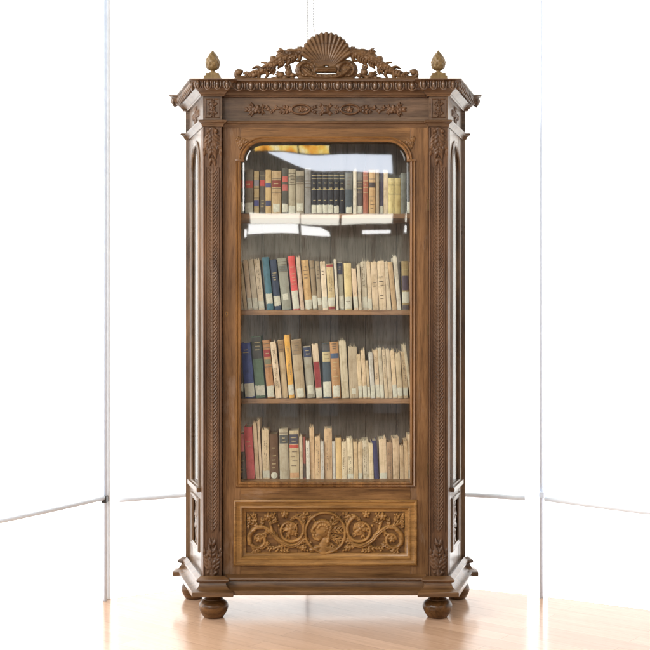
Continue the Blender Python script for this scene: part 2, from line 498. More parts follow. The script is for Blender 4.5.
# lower moulding of the frieze
aprof = [(-.01, za0), (.004, za0), (.006, za0 + .003), (.008, za0 + .010), (.014, za0 + .016), (.020, za0 + .019), (.022, za0 + .023), (.020, za1 - .002), (.016, za1), (-.01, za1)]
bm = bmesh.new(); sweep(bm, plan, outw(aprof), False, plan_map); autosmooth(bm_obj('architrave', bm, W['cornice'], case), 30)
# plinth
bm = bmesh.new(); add_prism(bm, plan, zp0 + .001, zp1 - .001); pl = bm_obj('plinth', bm, W['plinth'], case)
h = zp1 - zp0
pprof = [(-.01, zp0), (.052, zp0), (.053, zp0 + .004), (.053, zp0 + .018), (.050, zp0 + .021), (.040, zp0 + .024), (.026, zp0 + .033), (.019, zp0 + .045), (.018, zp0 + .052),
         (.024, zp0 + .054), (.030, zp0 + .058), (.033, zp0 + .063), (.031, zp0 + .069), (.022, zp0 + .074), (.012, zp0 + .080), (.008, zp1 - .002), (.006, zp1), (-.01, zp1)]
bm = bmesh.new(); sweep(bm, plan, outw(pprof), False, plan_map); autosmooth(bm_obj('plinth_moulding', bm, W['plinth'], pl), 30)
# pilasters
bm = bmesh.new()
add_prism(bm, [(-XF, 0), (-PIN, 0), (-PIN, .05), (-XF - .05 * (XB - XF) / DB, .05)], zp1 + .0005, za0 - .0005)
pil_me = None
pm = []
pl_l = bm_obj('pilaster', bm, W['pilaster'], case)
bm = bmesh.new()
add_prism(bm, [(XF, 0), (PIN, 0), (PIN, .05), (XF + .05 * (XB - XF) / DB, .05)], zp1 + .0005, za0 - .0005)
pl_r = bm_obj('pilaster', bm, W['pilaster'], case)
# carved strip: overlapping leaves, acanthus at head and foot
pw = .040; zt, zb = za0 - .003, zp1 + .004
rl = Relief(-pw, pw, zb, zt, .00135)
for s in (-1, 1):
    rl.stroke([(s * .037, zb), (s * .037, zt)], .0028, h=.0035)
    rl.stroke([(s * .027, zb + .19), (s * .027, zt - .17)], .0022, h=.0030)
z = zb + .20
while z < zt - .185:
    for s in (-1, 1):
        jz, jx = random.uniform(-.0016, .0016), random.uniform(-.0012, .0012)
        rl.stroke([(s * .001, z - .004), (s * .010, z + .006), (s * (.0195 + jx), z + .020 + jz)],   .0058, .002, .0033, taper=lambda u: .0056 * (1 - .55 * u))
        rl.groove([(s * .003, z - .001), (s * .011, z + .009), (s * .017, z + .018)], .0022, .0022)
    z += .0165
rl.stroke([(0, zb + .19), (0, zt - .17)], .0032, h=.0035)
def acanthus(rl, z0, up):
    # big leaf hanging from the top (up=-1) or rising from the foot (up=1)
    for s in (-1, 1):
        rl.leaf((s * .004, z0 + up * .004), math.pi / 2 * up + s * -.42 * up * .9, .085, .026, 4, s * up * .35, .008)
        rl.leaf((s * .010, z0 + up * .055), math.pi / 2 * up - s * up * .35, .070, .022, 3, -s * up * .5, .007)
    rl.leaf((0, z0), math.pi / 2 * up, .165, .030, 6, 0, .0105)
    for s in (-1, 1): rl.dab(s * .016, z0 + up * .012, .009, .009)
acanthus(rl, zt - .004, -1); acanthus(rl, zb + .004, 1)
xc = (XF + PIN) / 2
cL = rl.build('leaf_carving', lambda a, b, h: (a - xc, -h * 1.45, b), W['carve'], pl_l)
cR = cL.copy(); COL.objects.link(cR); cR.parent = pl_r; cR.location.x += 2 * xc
# frieze block rosettes
zr0, zr1 = za1 + .004, zc0 - .004
rl = Relief(-.036, .036, zr0, zr1, .0013); zm = (zr0 + zr1) / 2
bx, bz = .029, (zr1 - zr0) / 2 - .008
rl.stroke([(-bx, zm - bz), (bx, zm - bz)], .0026); rl.stroke([(-bx, zm + bz), (bx, zm + bz)], .0026)
rl.stroke([(-bx, zm - bz), (-bx, zm + bz)], .0026); rl.stroke([(bx, zm - bz), (bx, zm + bz)], .0026)
rl.flower((0, zm), .014, 6, .008)
for s in (-1, 1):
    rl.leaf((0, zm + s * .012), s * math.pi / 2, .024, .013, 3, 0, .006)
    for q in (-1, 1): rl.leaf((q * .006, zm + s * .012), s * math.pi / 2 - q * s * .8, .020, .008, 2, 0, .005)
rz = rl.build('rosette_carving', lambda a, b, h: (a - xc, -h * 1.4, b), W['carve'], case)
r2 = rz.copy(); COL.objects.link(r2); r2.parent = case; r2.location.x = 2 * xc
# frieze garland
rl = Relief(-.36, .36, zr0, zr1, .0013)
for sgn in (-1,):
    o = -.105
    P = []
    for q in range(17):
        a = 2 * math.pi * q / 16; P.append((o + .040 * math.cos(a), zm + .020 * math.sin(a)))
    rl.stroke(P, .0040, h=.006)
    rl.flower((o, zm), .015, 5, .007)
    rl.leaf((o + .030, zm), math.pi, .03, .012, 3, 0, .005)
    for q in (-1, 1):
        rl.leaf((o - .040, zm), math.pi + q * .55, .045, .012, 3, -q * .5, .006)
        rl.leaf((o + .042, zm), q * .7, .030, .010, 3, -q * .4, .006)
    rl.stroke([(o - .045, zm), (o - .09, zm + .006), (o - .13, zm - .004), (o - .165, zm + .002)], .004, .003)
    for q, t in enumerate((.075, .095, .115, .135)):
        s = 1 if q % 2 else -1
        rl.leaf((o - t, zm), math.pi - s * .9, .026, .009, 2, s * .4, .005)
    rl.flower((o - .185, zm), .021, 5, .008)
    for q in (-1, 0, 1): rl.leaf((o - .195, zm), math.pi + q * .75, .048 - abs(q) * .012, .014, 3, q * .2, .006)
    rl.leaf((o - .17, zm), 1.1, .026, .010, 2, 0, .005); rl.leaf((o - .17, zm), -1.1, .026, .010, 2, 0, .005)
rl.flower((0, zm), .018, 6, .008)
for a in (.7, 2.44, -.7, -2.44): rl.leaf((0, zm), a, .036, .011, 3, 0, .005)
rl.mirror()
rl.build('garland_carving', lambda a, b, h: (a, RES - h * 1.6, b), W['carve'], case)

# ---- crest (drawn in photo pixels about its middle, stood up as solid carving)
def crest():
    u = 1 / S
    base = 78.3
    zb_ = zc1 + .006
    W2 = 92 * u
    rl = Relief(-W2, W2, 0, 48 * u, .0015)
    def p(px, py): return ((px - 326.5) * u, (base - py) * u)
    # pierced scroll arms with acanthus lobes
    rl.stroke([p(236, 77), p(262, 77.4), p(300, 77.6), p(326.5, 77.6)], 1.4 * u, h=.014)
    arm = [p(236.5, 75), p(246, 75.5), p(256, 72.5), p(265, 66.5), p(274, 60.5), p(283, 55), p(292, 51), p(301, 50), p(309, 53), p(315, 60), p(317, 66)]
    rl.stroke(arm, 1, h=.022, taper=lambda t: (1.4 + 2.2 * math.sin(math.pi * min(1, t * .9)) ** .7) * u)
    rl.groove([q for q in arm[1:]], .8 * u, .005)
    for (x, y, a, L, Wd, cu) in ((312, 55, 2.45, 17, 6.5, .5), (300, 51, 3.0, 16, 6.5, .5), (291, 52, 3.55, 15, 6.5, .2), (281, 57, 3.65, 15, 6.5, .15), (272, 63, 3.7, 14, 6, -.05),
                                 (263, 68, 3.65, 13, 5.5, -.25), (255, 73, 3.35, 11, 4.5, -.3), (297, 53, 4.0, 12, 5, -.5), (286, 57, 4.1, 11, 4.5, -.5), (275, 63, 4.2, 10, 4.5, -.4), (288, 52, 2.9, 11, 4.5, -.3)):
        rl.leaf(p(x, y), a, L * u, Wd * u, 4, cu, .024)
    # curled tip
    rl.stroke([p(246, 75.5), p(240, 76.3), p(236.5, 73), p(238, 69.3), p(241.5, 69.5)], 2.2 * u, 2.0 * u, .016)
    rl.dab(*p(239.2, 70.6), 3.3 * u, .018)
    rl.dab(*p(273.5, 57.5), 3.7 * u, .020)
    rl.stroke([p(273.5, 58), p(278, 61)], 2.2 * u, 2.5 * u, .014)
    # lobes along the upper edge
    for (x, y, a, L) in ((250, 73, 2.5, 6), (262, 67, 2.75, 9), (268, 64, 2.3, 7), (286, 53, 2.85, 9), (293, 50.5, 2.5, 7), (302, 49, 2.0, 5)):
        q = p(x, y); rl.stroke([q, (q[0] + math.cos(a) * L * .6 * u, q[1] + math.sin(a) * L * .6 * u), (q[0] + math.cos(a + .35) * L * u, q[1] + math.sin(a + .35) * L * u)], 2.0 * u, .7 * u, .018)
    # lobes along the lower edge
    for (x, y, a, L) in ((259, 72, -1.6, 6), (266, 68, -1.2, 8), (272, 64, -1.0, 8), (279, 59, -1.25, 7), (287, 56, -1.3, 8), (294, 54, -1.5, 7), (300, 54, -1.7, 6), (254, 74.5, -2.2, 5)):
        q = p(x, y); rl.stroke([q, (q[0] + math.cos(a) * L * .6 * u, q[1] + math.sin(a) * L * .6 * u), (q[0] + math.cos(a - .4) * L * u, q[1] + math.sin(a - .4) * L * u)], 2.5 * u, .8 * u, .016)
    # berries and leaves under the arm
    for x, y, r in ((281.5, 73, 3.4), (288.8, 70.5, 3.6), (285.5, 76, 3), (293, 73.5, 2.6), (277, 76.5, 2.2)): rl.dab(*p(x, y), r * u, .017)
    rl.stroke([p(272, 77), p(280, 75), p(292, 74), p(300, 72)], 1.3 * u, h=.010)
    rl.leaf(p(290, 71), 1.9, 9 * u, 4 * u, 2, 0, .012); rl.leaf(p(282, 74), 2.6, 7 * u, 3 * u, 2, 0, .010)
    # scroll disc
    c = p(306, 68.5)
    rl.dab(c[0], c[1], 10.6 * u, .010)
    rl.spiral(c, 9.0 * u, -.2, 1.25, 2.1 * u, 1.4 * u, .019, .35)
    rl.dab(c[0] + 1 * u, c[1], 2.6 * u, .022)
    for q in range(10):
        a = q * .63; rl.groove([(c[0] + 4.5 * u * math.cos(a), c[1] + 4.5 * u * math.sin(a)), (c[0] + 7 * u * math.cos(a + .25), c[1] + 7 * u * math.sin(a + .25))], .6 * u, .004)
    # swag under the shell
    sw = [p(304, 67), p(309, 71.5), p(317, 75), p(326.5, 76)]
    rl.stroke(sw, 2.6 * u, 3.4 * u, .030)
    rl.groove([(q[0], q[1] + .8 * u) for q in sw], .9 * u, .006)
    for q in range(4): rl.dab(*p(312 + q * 4.6, 73.2 + q * .8), 1.1 * u, .034)
    rl.stroke([p(318, 68), p(326.5, 68)], 3.2 * u, h=.028)
    rl.groove([p(318, 69.2), p(326.5, 69.2)], .9 * u, .006)
    # shell: ribs fanning from below
    o = p(326.5, 72)
    n = 15
    for q in range(n):
        a = math.pi / 2 + (q - (n - 1) / 2) * .117
        tip = 40.3 - 8.2 * abs((q - (n - 1) / 2) / 7) ** 1.7
        a2 = a + (q - (n - 1) / 2) * .0065
        p0 = (o[0] + math.cos(a) * 9 * u * .8, o[1] + math.sin(a) * 9 * u); p1 = (o[0] + math.cos(a) * tip * .6 * u, o[1] + math.sin(a) * tip * .6 * u)
        p2 = (o[0] + math.cos(a2) * (tip - 1.2) * u, o[1] + math.sin(a2) * (tip - 1.2) * u)
        rl.stroke([p0, p1, p2], 1, h=.020, lift=.006, taper=lambda t: (1.0 + 1.55 * t) * u)
        rl.dab(p2[0], p2[1], 2.2 * u, .016, .006)
    rl.mirror()
    o = rl.build('crest', lambda a, b, h: (a + .004, -.012 - h, b + zb_ - .004), W['crest'], case, closed=True, back=.7)
    return o
cr = crest()
bm = bmesh.new(); add_box(bm, -.385, .393, -.036, .012, zc1 - .004, zc1 + .006, bev=.002); bm_obj('crest_base', bm, W['crest'], cr)

# ---- finials
def make_finial(x):
    bm = bmesh.new(); u = 1 / S
    add_box(bm, -8.4 * u, 8.4 * u, -8.4 * u, 8.4 * u, 0, 5.5 * u, bev=.003)
    add_box(bm, -6.8 * u, 6.8 * u, -6.8 * u, 6.8 * u, 5.4 * u, 8.2 * u, bev=.003)
    b = bm_obj('finial', bm, W['finial'], case); b.location = (x, .012, zc1 - .001)
    bm = bmesh.new()
    prof = [(4.4, 8), (4.6, 8.6), (4.0, 9.3), (2.4, 9.9), (2.1, 10.8), (3.2, 12), (4.6, 12.6), (5.6, 13.8), (6.4, 15.5), (6.9, 17.5), (6.95, 19.5), (6.5, 21.8), (5.6, 24), (4.5, 26), (3.2, 28), (2.0, 29.6), (1.0, 30.8), (.4, 31.8)]
    P = spline([(r * u, z * u) for r, z in prof], 70)
    def mod(t, z):
        v = z / u
        if v < 13: return 1
        return 1 + .13 * abs(math.sin(4 * t + v * .55)) * abs(math.sin(4 * t - v * .55)) ** .5 - .03
    lathe(bm, P, 72, mod)
    bm_obj('acorn', bm, W['finial'], b, smooth=True)
for x in (-xc - .0, xc + .0): make_finial(x)

# ---- feet
def foot_mesh():
    bm = bmesh.new(); t = zp0
    prof = [(.037, 0), (.042, .002), (.050, .013), (.0575, .026), (.0625, .039), (.0640, .048), (.0625, .057), (.057, .066), (.046, .074), (.041, .077), (.041, .080), (.036, .084), (.030, .089),
            (.029, .094), (.034, .098), (.037, .101), (.037, t - .004), (.034, t)]
    lathe(bm, prof, 48)
    return bm
for i, (x, y) in enumerate(((-.482, .062), (.482, .062), (-.603, .385), (.603, .385))):
    if i == 0:
        f0 = autosmooth(bm_obj('foot', foot_mesh(), W['foot'], case), 50); f0.location = (x, y, 0)
    else:
        f = f0.copy(); COL.objects.link(f); f.parent = case; f.location = (x, y, 0); f.rotation_euler.z = i * 1.3
        if i > 1: f.scale = (.9, .9, 1)

# ---- carcass: back, floor and ceiling boards, shelves
bm = bmesh.new()
edges = [-XB + .012]
while edges[-1] < XB - .25: edges.append(edges[-1] + random.uniform(.14, .22))
edges.append(XB - .012)
for i in range(len(edges) - 1):
    add_box(bm, edges[i] + .0006, edges[i + 1] - .0006, DB - .022 + random.uniform(-.001, .001), DB - .004, zp1 - .01, za0 + .05, bev=.003)
add_box(bm, -XB + .014, XB - .014, DB - .0035, DB - .001, zp1 - .01, za0 + .05, bev=0)
bm_obj('back_panel', bm, W['back'], case)
def trap(d0, d1, inset=.032):
    f = lambda d: XF + (XB - XF) * d / DB - inset
    return [(-f(d0), d0), (f(d0), d0), (f(d1), d1), (-f(d1), d1)]
SHZ = [Zp(213.6, .08), Zp(310.3, .08), Zp(398.6, .08), Zp(479.5, .08)]
for i, z in enumerate(SHZ[:3]):
    bm = bmesh.new(); add_prism(bm, trap(.078, DB - .024), z - .021, z)
    s = bm_obj('shelf', bm, W['shelf'], case)
    md = s.modifiers.new('b', 'BEVEL'); md.width = .002; md.segments = 2
bm = bmesh.new(); add_prism(bm, trap(.056, DB - .024), SHZ[3] - .03, SHZ[3]); bm_obj('floor_board', bm, W['shelf'], case)
bm = bmesh.new(); add_prism(bm, trap(.056, DB - .024), za0 - .02, za0 - .002); bm_obj('ceiling_board', bm, W['back'], case)

# ---- door
door = empty('door', (0, 0, 0)); door.parent = case
DF = RES - .006             # front face of the door
def dmap(a, b, h): return Vector((a, DF - h, b))
DX = PIN - .002; OX = .363   # door half width, opening half width
zd1, zd0 = Zp(127.4, DF), Zp(576.5, DF)
zo1, zo0 = Zp(141.5, DF), Zp(482, DF)
zq1, zq0 = Zp(505, DF), Zp(561, DF)
TH = .030
for s in (-1, 1):
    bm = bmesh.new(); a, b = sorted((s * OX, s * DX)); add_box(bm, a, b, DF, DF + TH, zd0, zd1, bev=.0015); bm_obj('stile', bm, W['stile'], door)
for z0, z1 in ((zo1, zd1), (zq1, zo0), (zd0, zq0)):
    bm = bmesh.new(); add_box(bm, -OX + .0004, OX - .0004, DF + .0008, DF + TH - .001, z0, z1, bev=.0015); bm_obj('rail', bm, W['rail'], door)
# rounded spandrels in the top corners
zs = Zp(159.5, DF); rx, rz_ = .088, zo1 - zs; shoulder = .013
for s in (-1, 1):
    poly = [(-OX + .0005, zs), (-OX + shoulder, zs)]
    for q in range(1, 15):
        a = math.pi - math.pi / 2 * q / 14
        poly.append((-OX + shoulder + rx + rx * math.cos(a), zs + rz_ * math.sin(a)))
    poly += [(-OX + .0005, zo1 - .0004)]
    poly = [(x * -s, z) for x, z in poly]
    bm = bmesh.new(); add_prism(bm, [(x, z) for x, z in poly], -.0, -TH + .004, dmap)
    sp = bm_obj('spandrel', bm, W['rail'], door)
    if s == -1:
        rl = Relief(-OX - .055, -OX + .06, zs - .03, zo1 + .045, .0013)
        c = (-OX - .012, zo1 + .012)
        rl.leaf(c, -.25, .055, .014, 4, -.3, .005); rl.leaf(c, -1.35, .055, .014, 4, .3, .005); rl.leaf(c, -.8, .040, .014, 3, 0, .006)
        rl.flower(c, .012, 5, .006)
        H = rl.H.copy(); j0 = 0
        # keep the carving on the frame, outside the arch
        for j in range(rl.nb):
            for i in range(rl.na):
                x = rl.a0 + i * rl.res; z = rl.b0 + j * rl.res
                ex = (x + OX - shoulder - rx) / (rx + .026); ez = (z - zs) / (rz_ + .020)
                if (x > -OX - .020 and z < zs) or (x > -OX - .010 and ex * ex + ez * ez < 1): rl.H[j, i] = -1
        sc0 = rl.build('leaf_carving', lambda a, b, h: (a, DF - h, b), W['rail'], sp)
    else:
        m2 = sc0.data.copy(); m2.transform(Matrix.Scale(-1, 4, (1, 0, 0))); m2.flip_normals()
        o = bpy.data.objects.new('leaf_carving', m2); link(o, sp)
# moulding round the glass: straight runs and the arched head
gprof = [(-.002, -.006), (-.002, .004), (.002, .0075), (.006, .0085), (.009, .006), (.010, .0035), (.012, .0035), (.014, .0075), (.017, .009), (.020, .0065), (.021, .0), (.021, -.006)]
# offset is to the left of travel: travel so that left points away from the glass
bm = bmesh.new(); sweep(bm, [(OX - .0, zs), (OX, zo0), (-OX, zo0), (-OX, zs)], [(o, h) for o, h in gprof][::1], False, lambda a, b, h: dmap(a, b, h))
# choose the sign by testing: offset must widen the frame
xs = [v.co.x for v in bm.verts]
if max(xs) < OX + .01:
    bm.free(); bm = bmesh.new(); sweep(bm, [(OX, zs), (OX, zo0), (-OX, zo0), (-OX, zs)], [(-o, h) for o, h in gprof], False, dmap)
autosmooth(bm_obj('glass_moulding', bm, W['mouldz'], door), 40)
def arch_path(inset=0):
    P = [(-OX - .012, zs - .001), (-OX + shoulder, zs - .001)]
    for q in range(1, 17):
        a = math.pi - math.pi / 2 * q / 16; P.append((-OX + shoulder + rx + rx * math.cos(a), zs + rz_ * math.sin(a)))
    return P + [(-x, z) for x, z in P[::-1]]
bm = bmesh.new(); P = arch_path()
sweep(bm, P[1:-1], gprof, False, lambda a, b, h: dmap(a, b, h * 1.06))
if max(v.co.z for v in bm.verts) < zo1 + .01:
    bm.free(); bm = bmesh.new(); sweep(bm, P[1:-1], [(-o, h) for o, h in gprof], False, lambda a, b, h: dmap(a, b, h * 1.06))
for s in (-1, 1): add_box(bm, *sorted((s * (OX + .022), s * (OX - shoulder - .002))), DF - .0095, DF + .004, zs - .010, zs + .001, bev=.002)
autosmooth(bm_obj('arch_moulding', bm, W['mould'], door), 40)
# bevelled pane
def pane_outline(e):
    P = [(OX + .004 - e, zo0 - .004 + e), (OX + .004 - e, zs - e * .3), (OX - shoulder + .002 - e * .8, zs - e * .1)]
    for q in range(1, 13):
        a = math.pi / 2 * q / 12
        P.append((OX - shoulder - rx + (rx + .004 - e) * math.cos(a), zs + (rz_ + .004 - e) * math.sin(a)))
    return P + [(-x, z) for x, z in P[::-1]]
bm = bmesh.new(); gy = DF + .014
o1 = [bm.verts.new((x, gy + .0032, z)) for x, z in pane_outline(0)]
i1 = [bm.verts.new((x, gy + .0008, z)) for x, z in pane_outline(.019)]
bk = [bm.verts.new((x, gy + .006, z)) for x, z in pane_outline(0)]
n = len(o1)
for q in range(n):
    r = (q + 1) % n
    bm.faces.new((o1[q], o1[r], i1[r], i1[q])); bm.faces.new((o1[r], o1[q], bk[q], bk[r]))
bm.faces.new(i1); bm.faces.new(bk[::-1])
bm_obj('glass_pane', bm, GLASS, door)
# lower panel: bolection moulding, field, carving
px0, pz0, pz1 = .392, Zp(565.5, DF), Zp(499.5, DF)
bprof = [(0, -.004), (0, .006), (.003, .011), (.008, .013), (.012, .010), (.015, .008), (.026, .007), (.030, .010), (.034, .011), (.038, .007), (.041, .001), (.047, -.002), (.052, -.004), (.054, -.012), (.030, -.012), (.02, -.004)]
path = [(-px0, pz0), (px0, pz0), (px0, pz1), (-px0, pz1)]
bm = bmesh.new(); sweep(bm, path, bprof, True, dmap)
pan = autosmooth(bm_obj('lower_panel_moulding', bm, W['panel'], door), 40)
bm = bmesh.new()
cuts = [-.345, -.205, -.12, .1, .215, .345]
for a, b in zip(cuts, cuts[1:]): add_box(bm, a + .0003, b - .0003, DF + .011, DF + .024, pz0 + .04, pz1 - .04, bev=.0008)
field = bm_obj('panel_field', bm, W['panelf'], door)
fx = (404.5 - 247) / 2 / S; fz0, fz1 = Zp(555.5, DF), Zp(510.5, DF)
def panel_relief():
    u = 1 / S
    rl = Relief(-fx, fx, fz0, fz1, .0012)
    cyy = (fz0 + fz1) / 2
    def p(px, py): return ((px - 326) * u, cyy + (533 - py) * u)
    # medallion
    ring = [p(326 + 20.0 * math.cos(a), 533 + 20.0 * math.sin(a)) for a in np.linspace(0, 2 * math.pi, 33)]
    rl.stroke(ring, 1.5 * u, h=.0085)
    half = Relief(-fx, fx, fz0, fz1, .0012)
    # main scroll: spiral with a stem running out to the left and a counter scroll
    c = p(291, 530.5)
    half.spiral(c, 14.5 * u, 1.2, -1.45, 1.9 * u, 1.0 * u, .010, .30)
    half.leaf(p(296, 517), .2, 11 * u, 4 * u, 3, -.9, .009)
    half.stroke([p(305, 534), p(300, 543), p(291, 546.5), p(281, 542), p(272, 533), p(264, 527.5), p(256, 526)], 1, h=.010, taper=lambda t: (1.1 + 1.3 * math.sin(math.pi * t) ** .8) * u)
    half.spiral(p(258.5, 540), 10.5 * u, 2.0, 1.15, 2.4 * u, 1.1 * u, .010, .35)
    half.stroke([p(264, 527.5), p(255, 529), p(250, 536), p(250, 544)], 2.0 * u, 2.4 * u, .010)
    half.leaf(p(252, 548), -.5, 13 * u, 3.4 * u, 3, 1.2, .009)
    half.flower(p(259, 539.5), 4.2 * u, 5, .008)
    half.flower(p(291, 529), 6.4 * u, 6, .011)
    for a in (.5, 1.6, 2.7, 3.9, 5.2): half.leaf((c[0] + 3 * u * math.cos(a), c[1] + 3 * u * math.sin(a)), a + .5, 7 * u, 3.2 * u, 2, .5, .008)
    # leaves and blossoms
    half.flower(p(268.5, 517), 4.6 * u, 5, .010); half.stroke([p(269, 521), p(271, 526), p(273, 533)], 1.2 * u, 1.5 * u, .008)
    half.flower(p(285, 514.5), 4.4 * u, 5, .010)
    half.leaf(p(258, 526), 2.5, 12 * u, 4 * u, 3, .5, .009); half.leaf(p(256, 522), 1.8, 9 * u, 3.6 * u, 3, .4, .009); half.leaf(p(262, 525), 1.3, 8 * u, 3 * u, 2, .3, .008)
    half.leaf(p(268, 530), -1.9, 11 * u, 3.6 * u, 3, -.7, .008)
    half.leaf(p(286, 544), -2.2, 13 * u, 4.4 * u, 3, -.9, .009); half.leaf(p(283, 543), -.6, 9 * u, 3.4 * u, 3, .3, .008)
    half.leaf(p(297, 547), -.3, 9 * u, 3.4 * u, 3, .4, .009); half.flower(p(304, 548.5), 4 * u, 5, .009)
    half.leaf(p(303, 518), .9, 7 * u, 3 * u, 2, .3, .008); half.dab(*p(308, 514), 1.7 * u, .008)
    half.leaf(p(276, 549), 2.9, 10 * u, 3 * u, 3, .4, .008); half.leaf(p(250, 520), 2.0, 8 * u, 3 * u, 2, .4, .008)
    for (x, y, a, L, Wd, cu) in ((278, 538, 2.2, 9, 3.4, .6), (300, 543, .1, 10, 3.6, .9), (270, 524, .6, 9, 3.4, -.4), (262, 548, .4, 9, 3.4, .5), (249, 528, 2.1, 9, 3.6, -.5),
                              (277, 520, 2.6, 9, 3.4, -.5), (303, 527, 1.2, 8, 3.2, .5), (268, 543, -2.6, 9, 3.4, .5), (252, 553, .2, 9, 3, .3), (281, 551, -.1, 9, 3, .3), (291, 520, .4, 8, 3, .3)):
        half.leaf(p(x, y), a, L * u, Wd * u, 3, cu, .009)
    for x, y in ((275, 514), (279, 526), (262, 535), (270, 551), (308, 551), (256, 515), (309, 521)): half.dab(*p(x, y), 1.3 * u, .007)
    half.groove([p(305, 534), p(300, 543), p(291, 546.5), p(281, 542), p(272, 533), p(264, 527.5)], .6 * u, .004)
    half.mirror()
    rl.H = np.maximum(rl.H, half.H)
    # medallion filling: a full leaf and blossom spray
    m = p(326, 533)
    # a curly head in profile, turned left, with leaves behind it
    rl.stroke([p(326, 541), p(324.5, 546), p(324, 552)], 4.6 * u, 5.4 * u, .009)
    rl.stroke([p(312, 550.5), p(319, 547.5), p(326, 548), p(336, 550.5)], 2.4 * u, 2.6 * u, .008)
    rl.dab(*p(322.5, 530.5), 8.2 * u, .012); rl.dab(*p(319.5, 535.5), 5.2 * u, .011)
    rl.stroke([p(316.5, 523), p(314.6, 527), p(312.6, 531.2), p(315, 532.6)], 1.9 * u, 1.7 * u, .011)
    rl.stroke([p(315, 534.2), p(314, 535.6), p(315.6, 538.6), p(319, 540)], 1.6 * u, 2.0 * u, .011)
    rl.groove([p(313.5, 533.6), p(317, 534)], .5 * u, .004); rl.groove([p(315.5, 527.6), p(319, 527.2)], .6 * u, .004)
    rl.dab(*p(325.5, 531), 1.7 * u, .014)
    for q in range(13):
        a = .25 + 2.55 * q / 12
        rl.dab(326 + 0 - 326 + p(323.5 + 8.2 * math.cos(a), 0)[0], p(0, 529.5 - 8.2 * math.sin(a))[1], 2.3 * u, .012)
        if q % 2 == 0: rl.dab(p(323.5 + 5 * math.cos(a), 0)[0], p(0, 529.5 - 5 * math.sin(a))[1], 2.2 * u, .0145)
    for q in range(5): rl.dab(*p(330.5 - q * .5, 530 + q * 3), 2.2 * u, .0115)
    for (x, y, a, L, Wd, cu) in ((330, 527, .85, 14, 7.5, .2), (331, 531, .2, 13, 7.5, -.3), (331, 536, -.45, 13, 7.5, -.2), (330, 543, -.9, 9, 4, .3), (315, 521, 2.3, 8, 3.4, .3), (312, 543, 3.3, 6, 3, 0)):
        rl.leaf(p(x, y), a, L * u, Wd * u, 6, cu, .008)
    return rl
panel_relief().build('scroll_carving', lambda a, b, h: (a, DF + .011 - h * 1.45, b), W['panelc'], field)
# keyhole plate
bm = bmesh.new(); kx, kz = Xp(226.3), Zp(314, DF)
poly = [(kx + .0065 * math.cos(a) * (1 if math.sin(a) > 0 else .8), kz + .015 * math.sin(a)) for a in np.linspace(0, 2 * math.pi, 20, endpoint=False)]
add_prism(bm, poly, -.001, .0022, dmap); kp = bm_obj('keyhole_plate', bm, W['panel'], door)
bm = bmesh.new()
poly = [(kx + .0026 * math.cos(a), kz + .003 + .0028 * math.sin(a)) for a in np.linspace(-.9, math.pi + .9, 12)] + [(kx - .002, kz - .007), (kx + .002, kz - .007)]
add_prism(bm, poly, .0015, .0027, dmap); bm_obj('keyhole', bm, DARK, kp)
# hinges on the right edge
for zh in (Zp(205), Zp(330), Zp(470)):
    bm = bmesh.new(); lathe(bm, [(.003, -.024), (.0042, -.023), (.0042, .023), (.003, .024)], 14, c=(DX + .001, DF - .002, zh)); bm_obj('hinge', bm, BRASS, door)

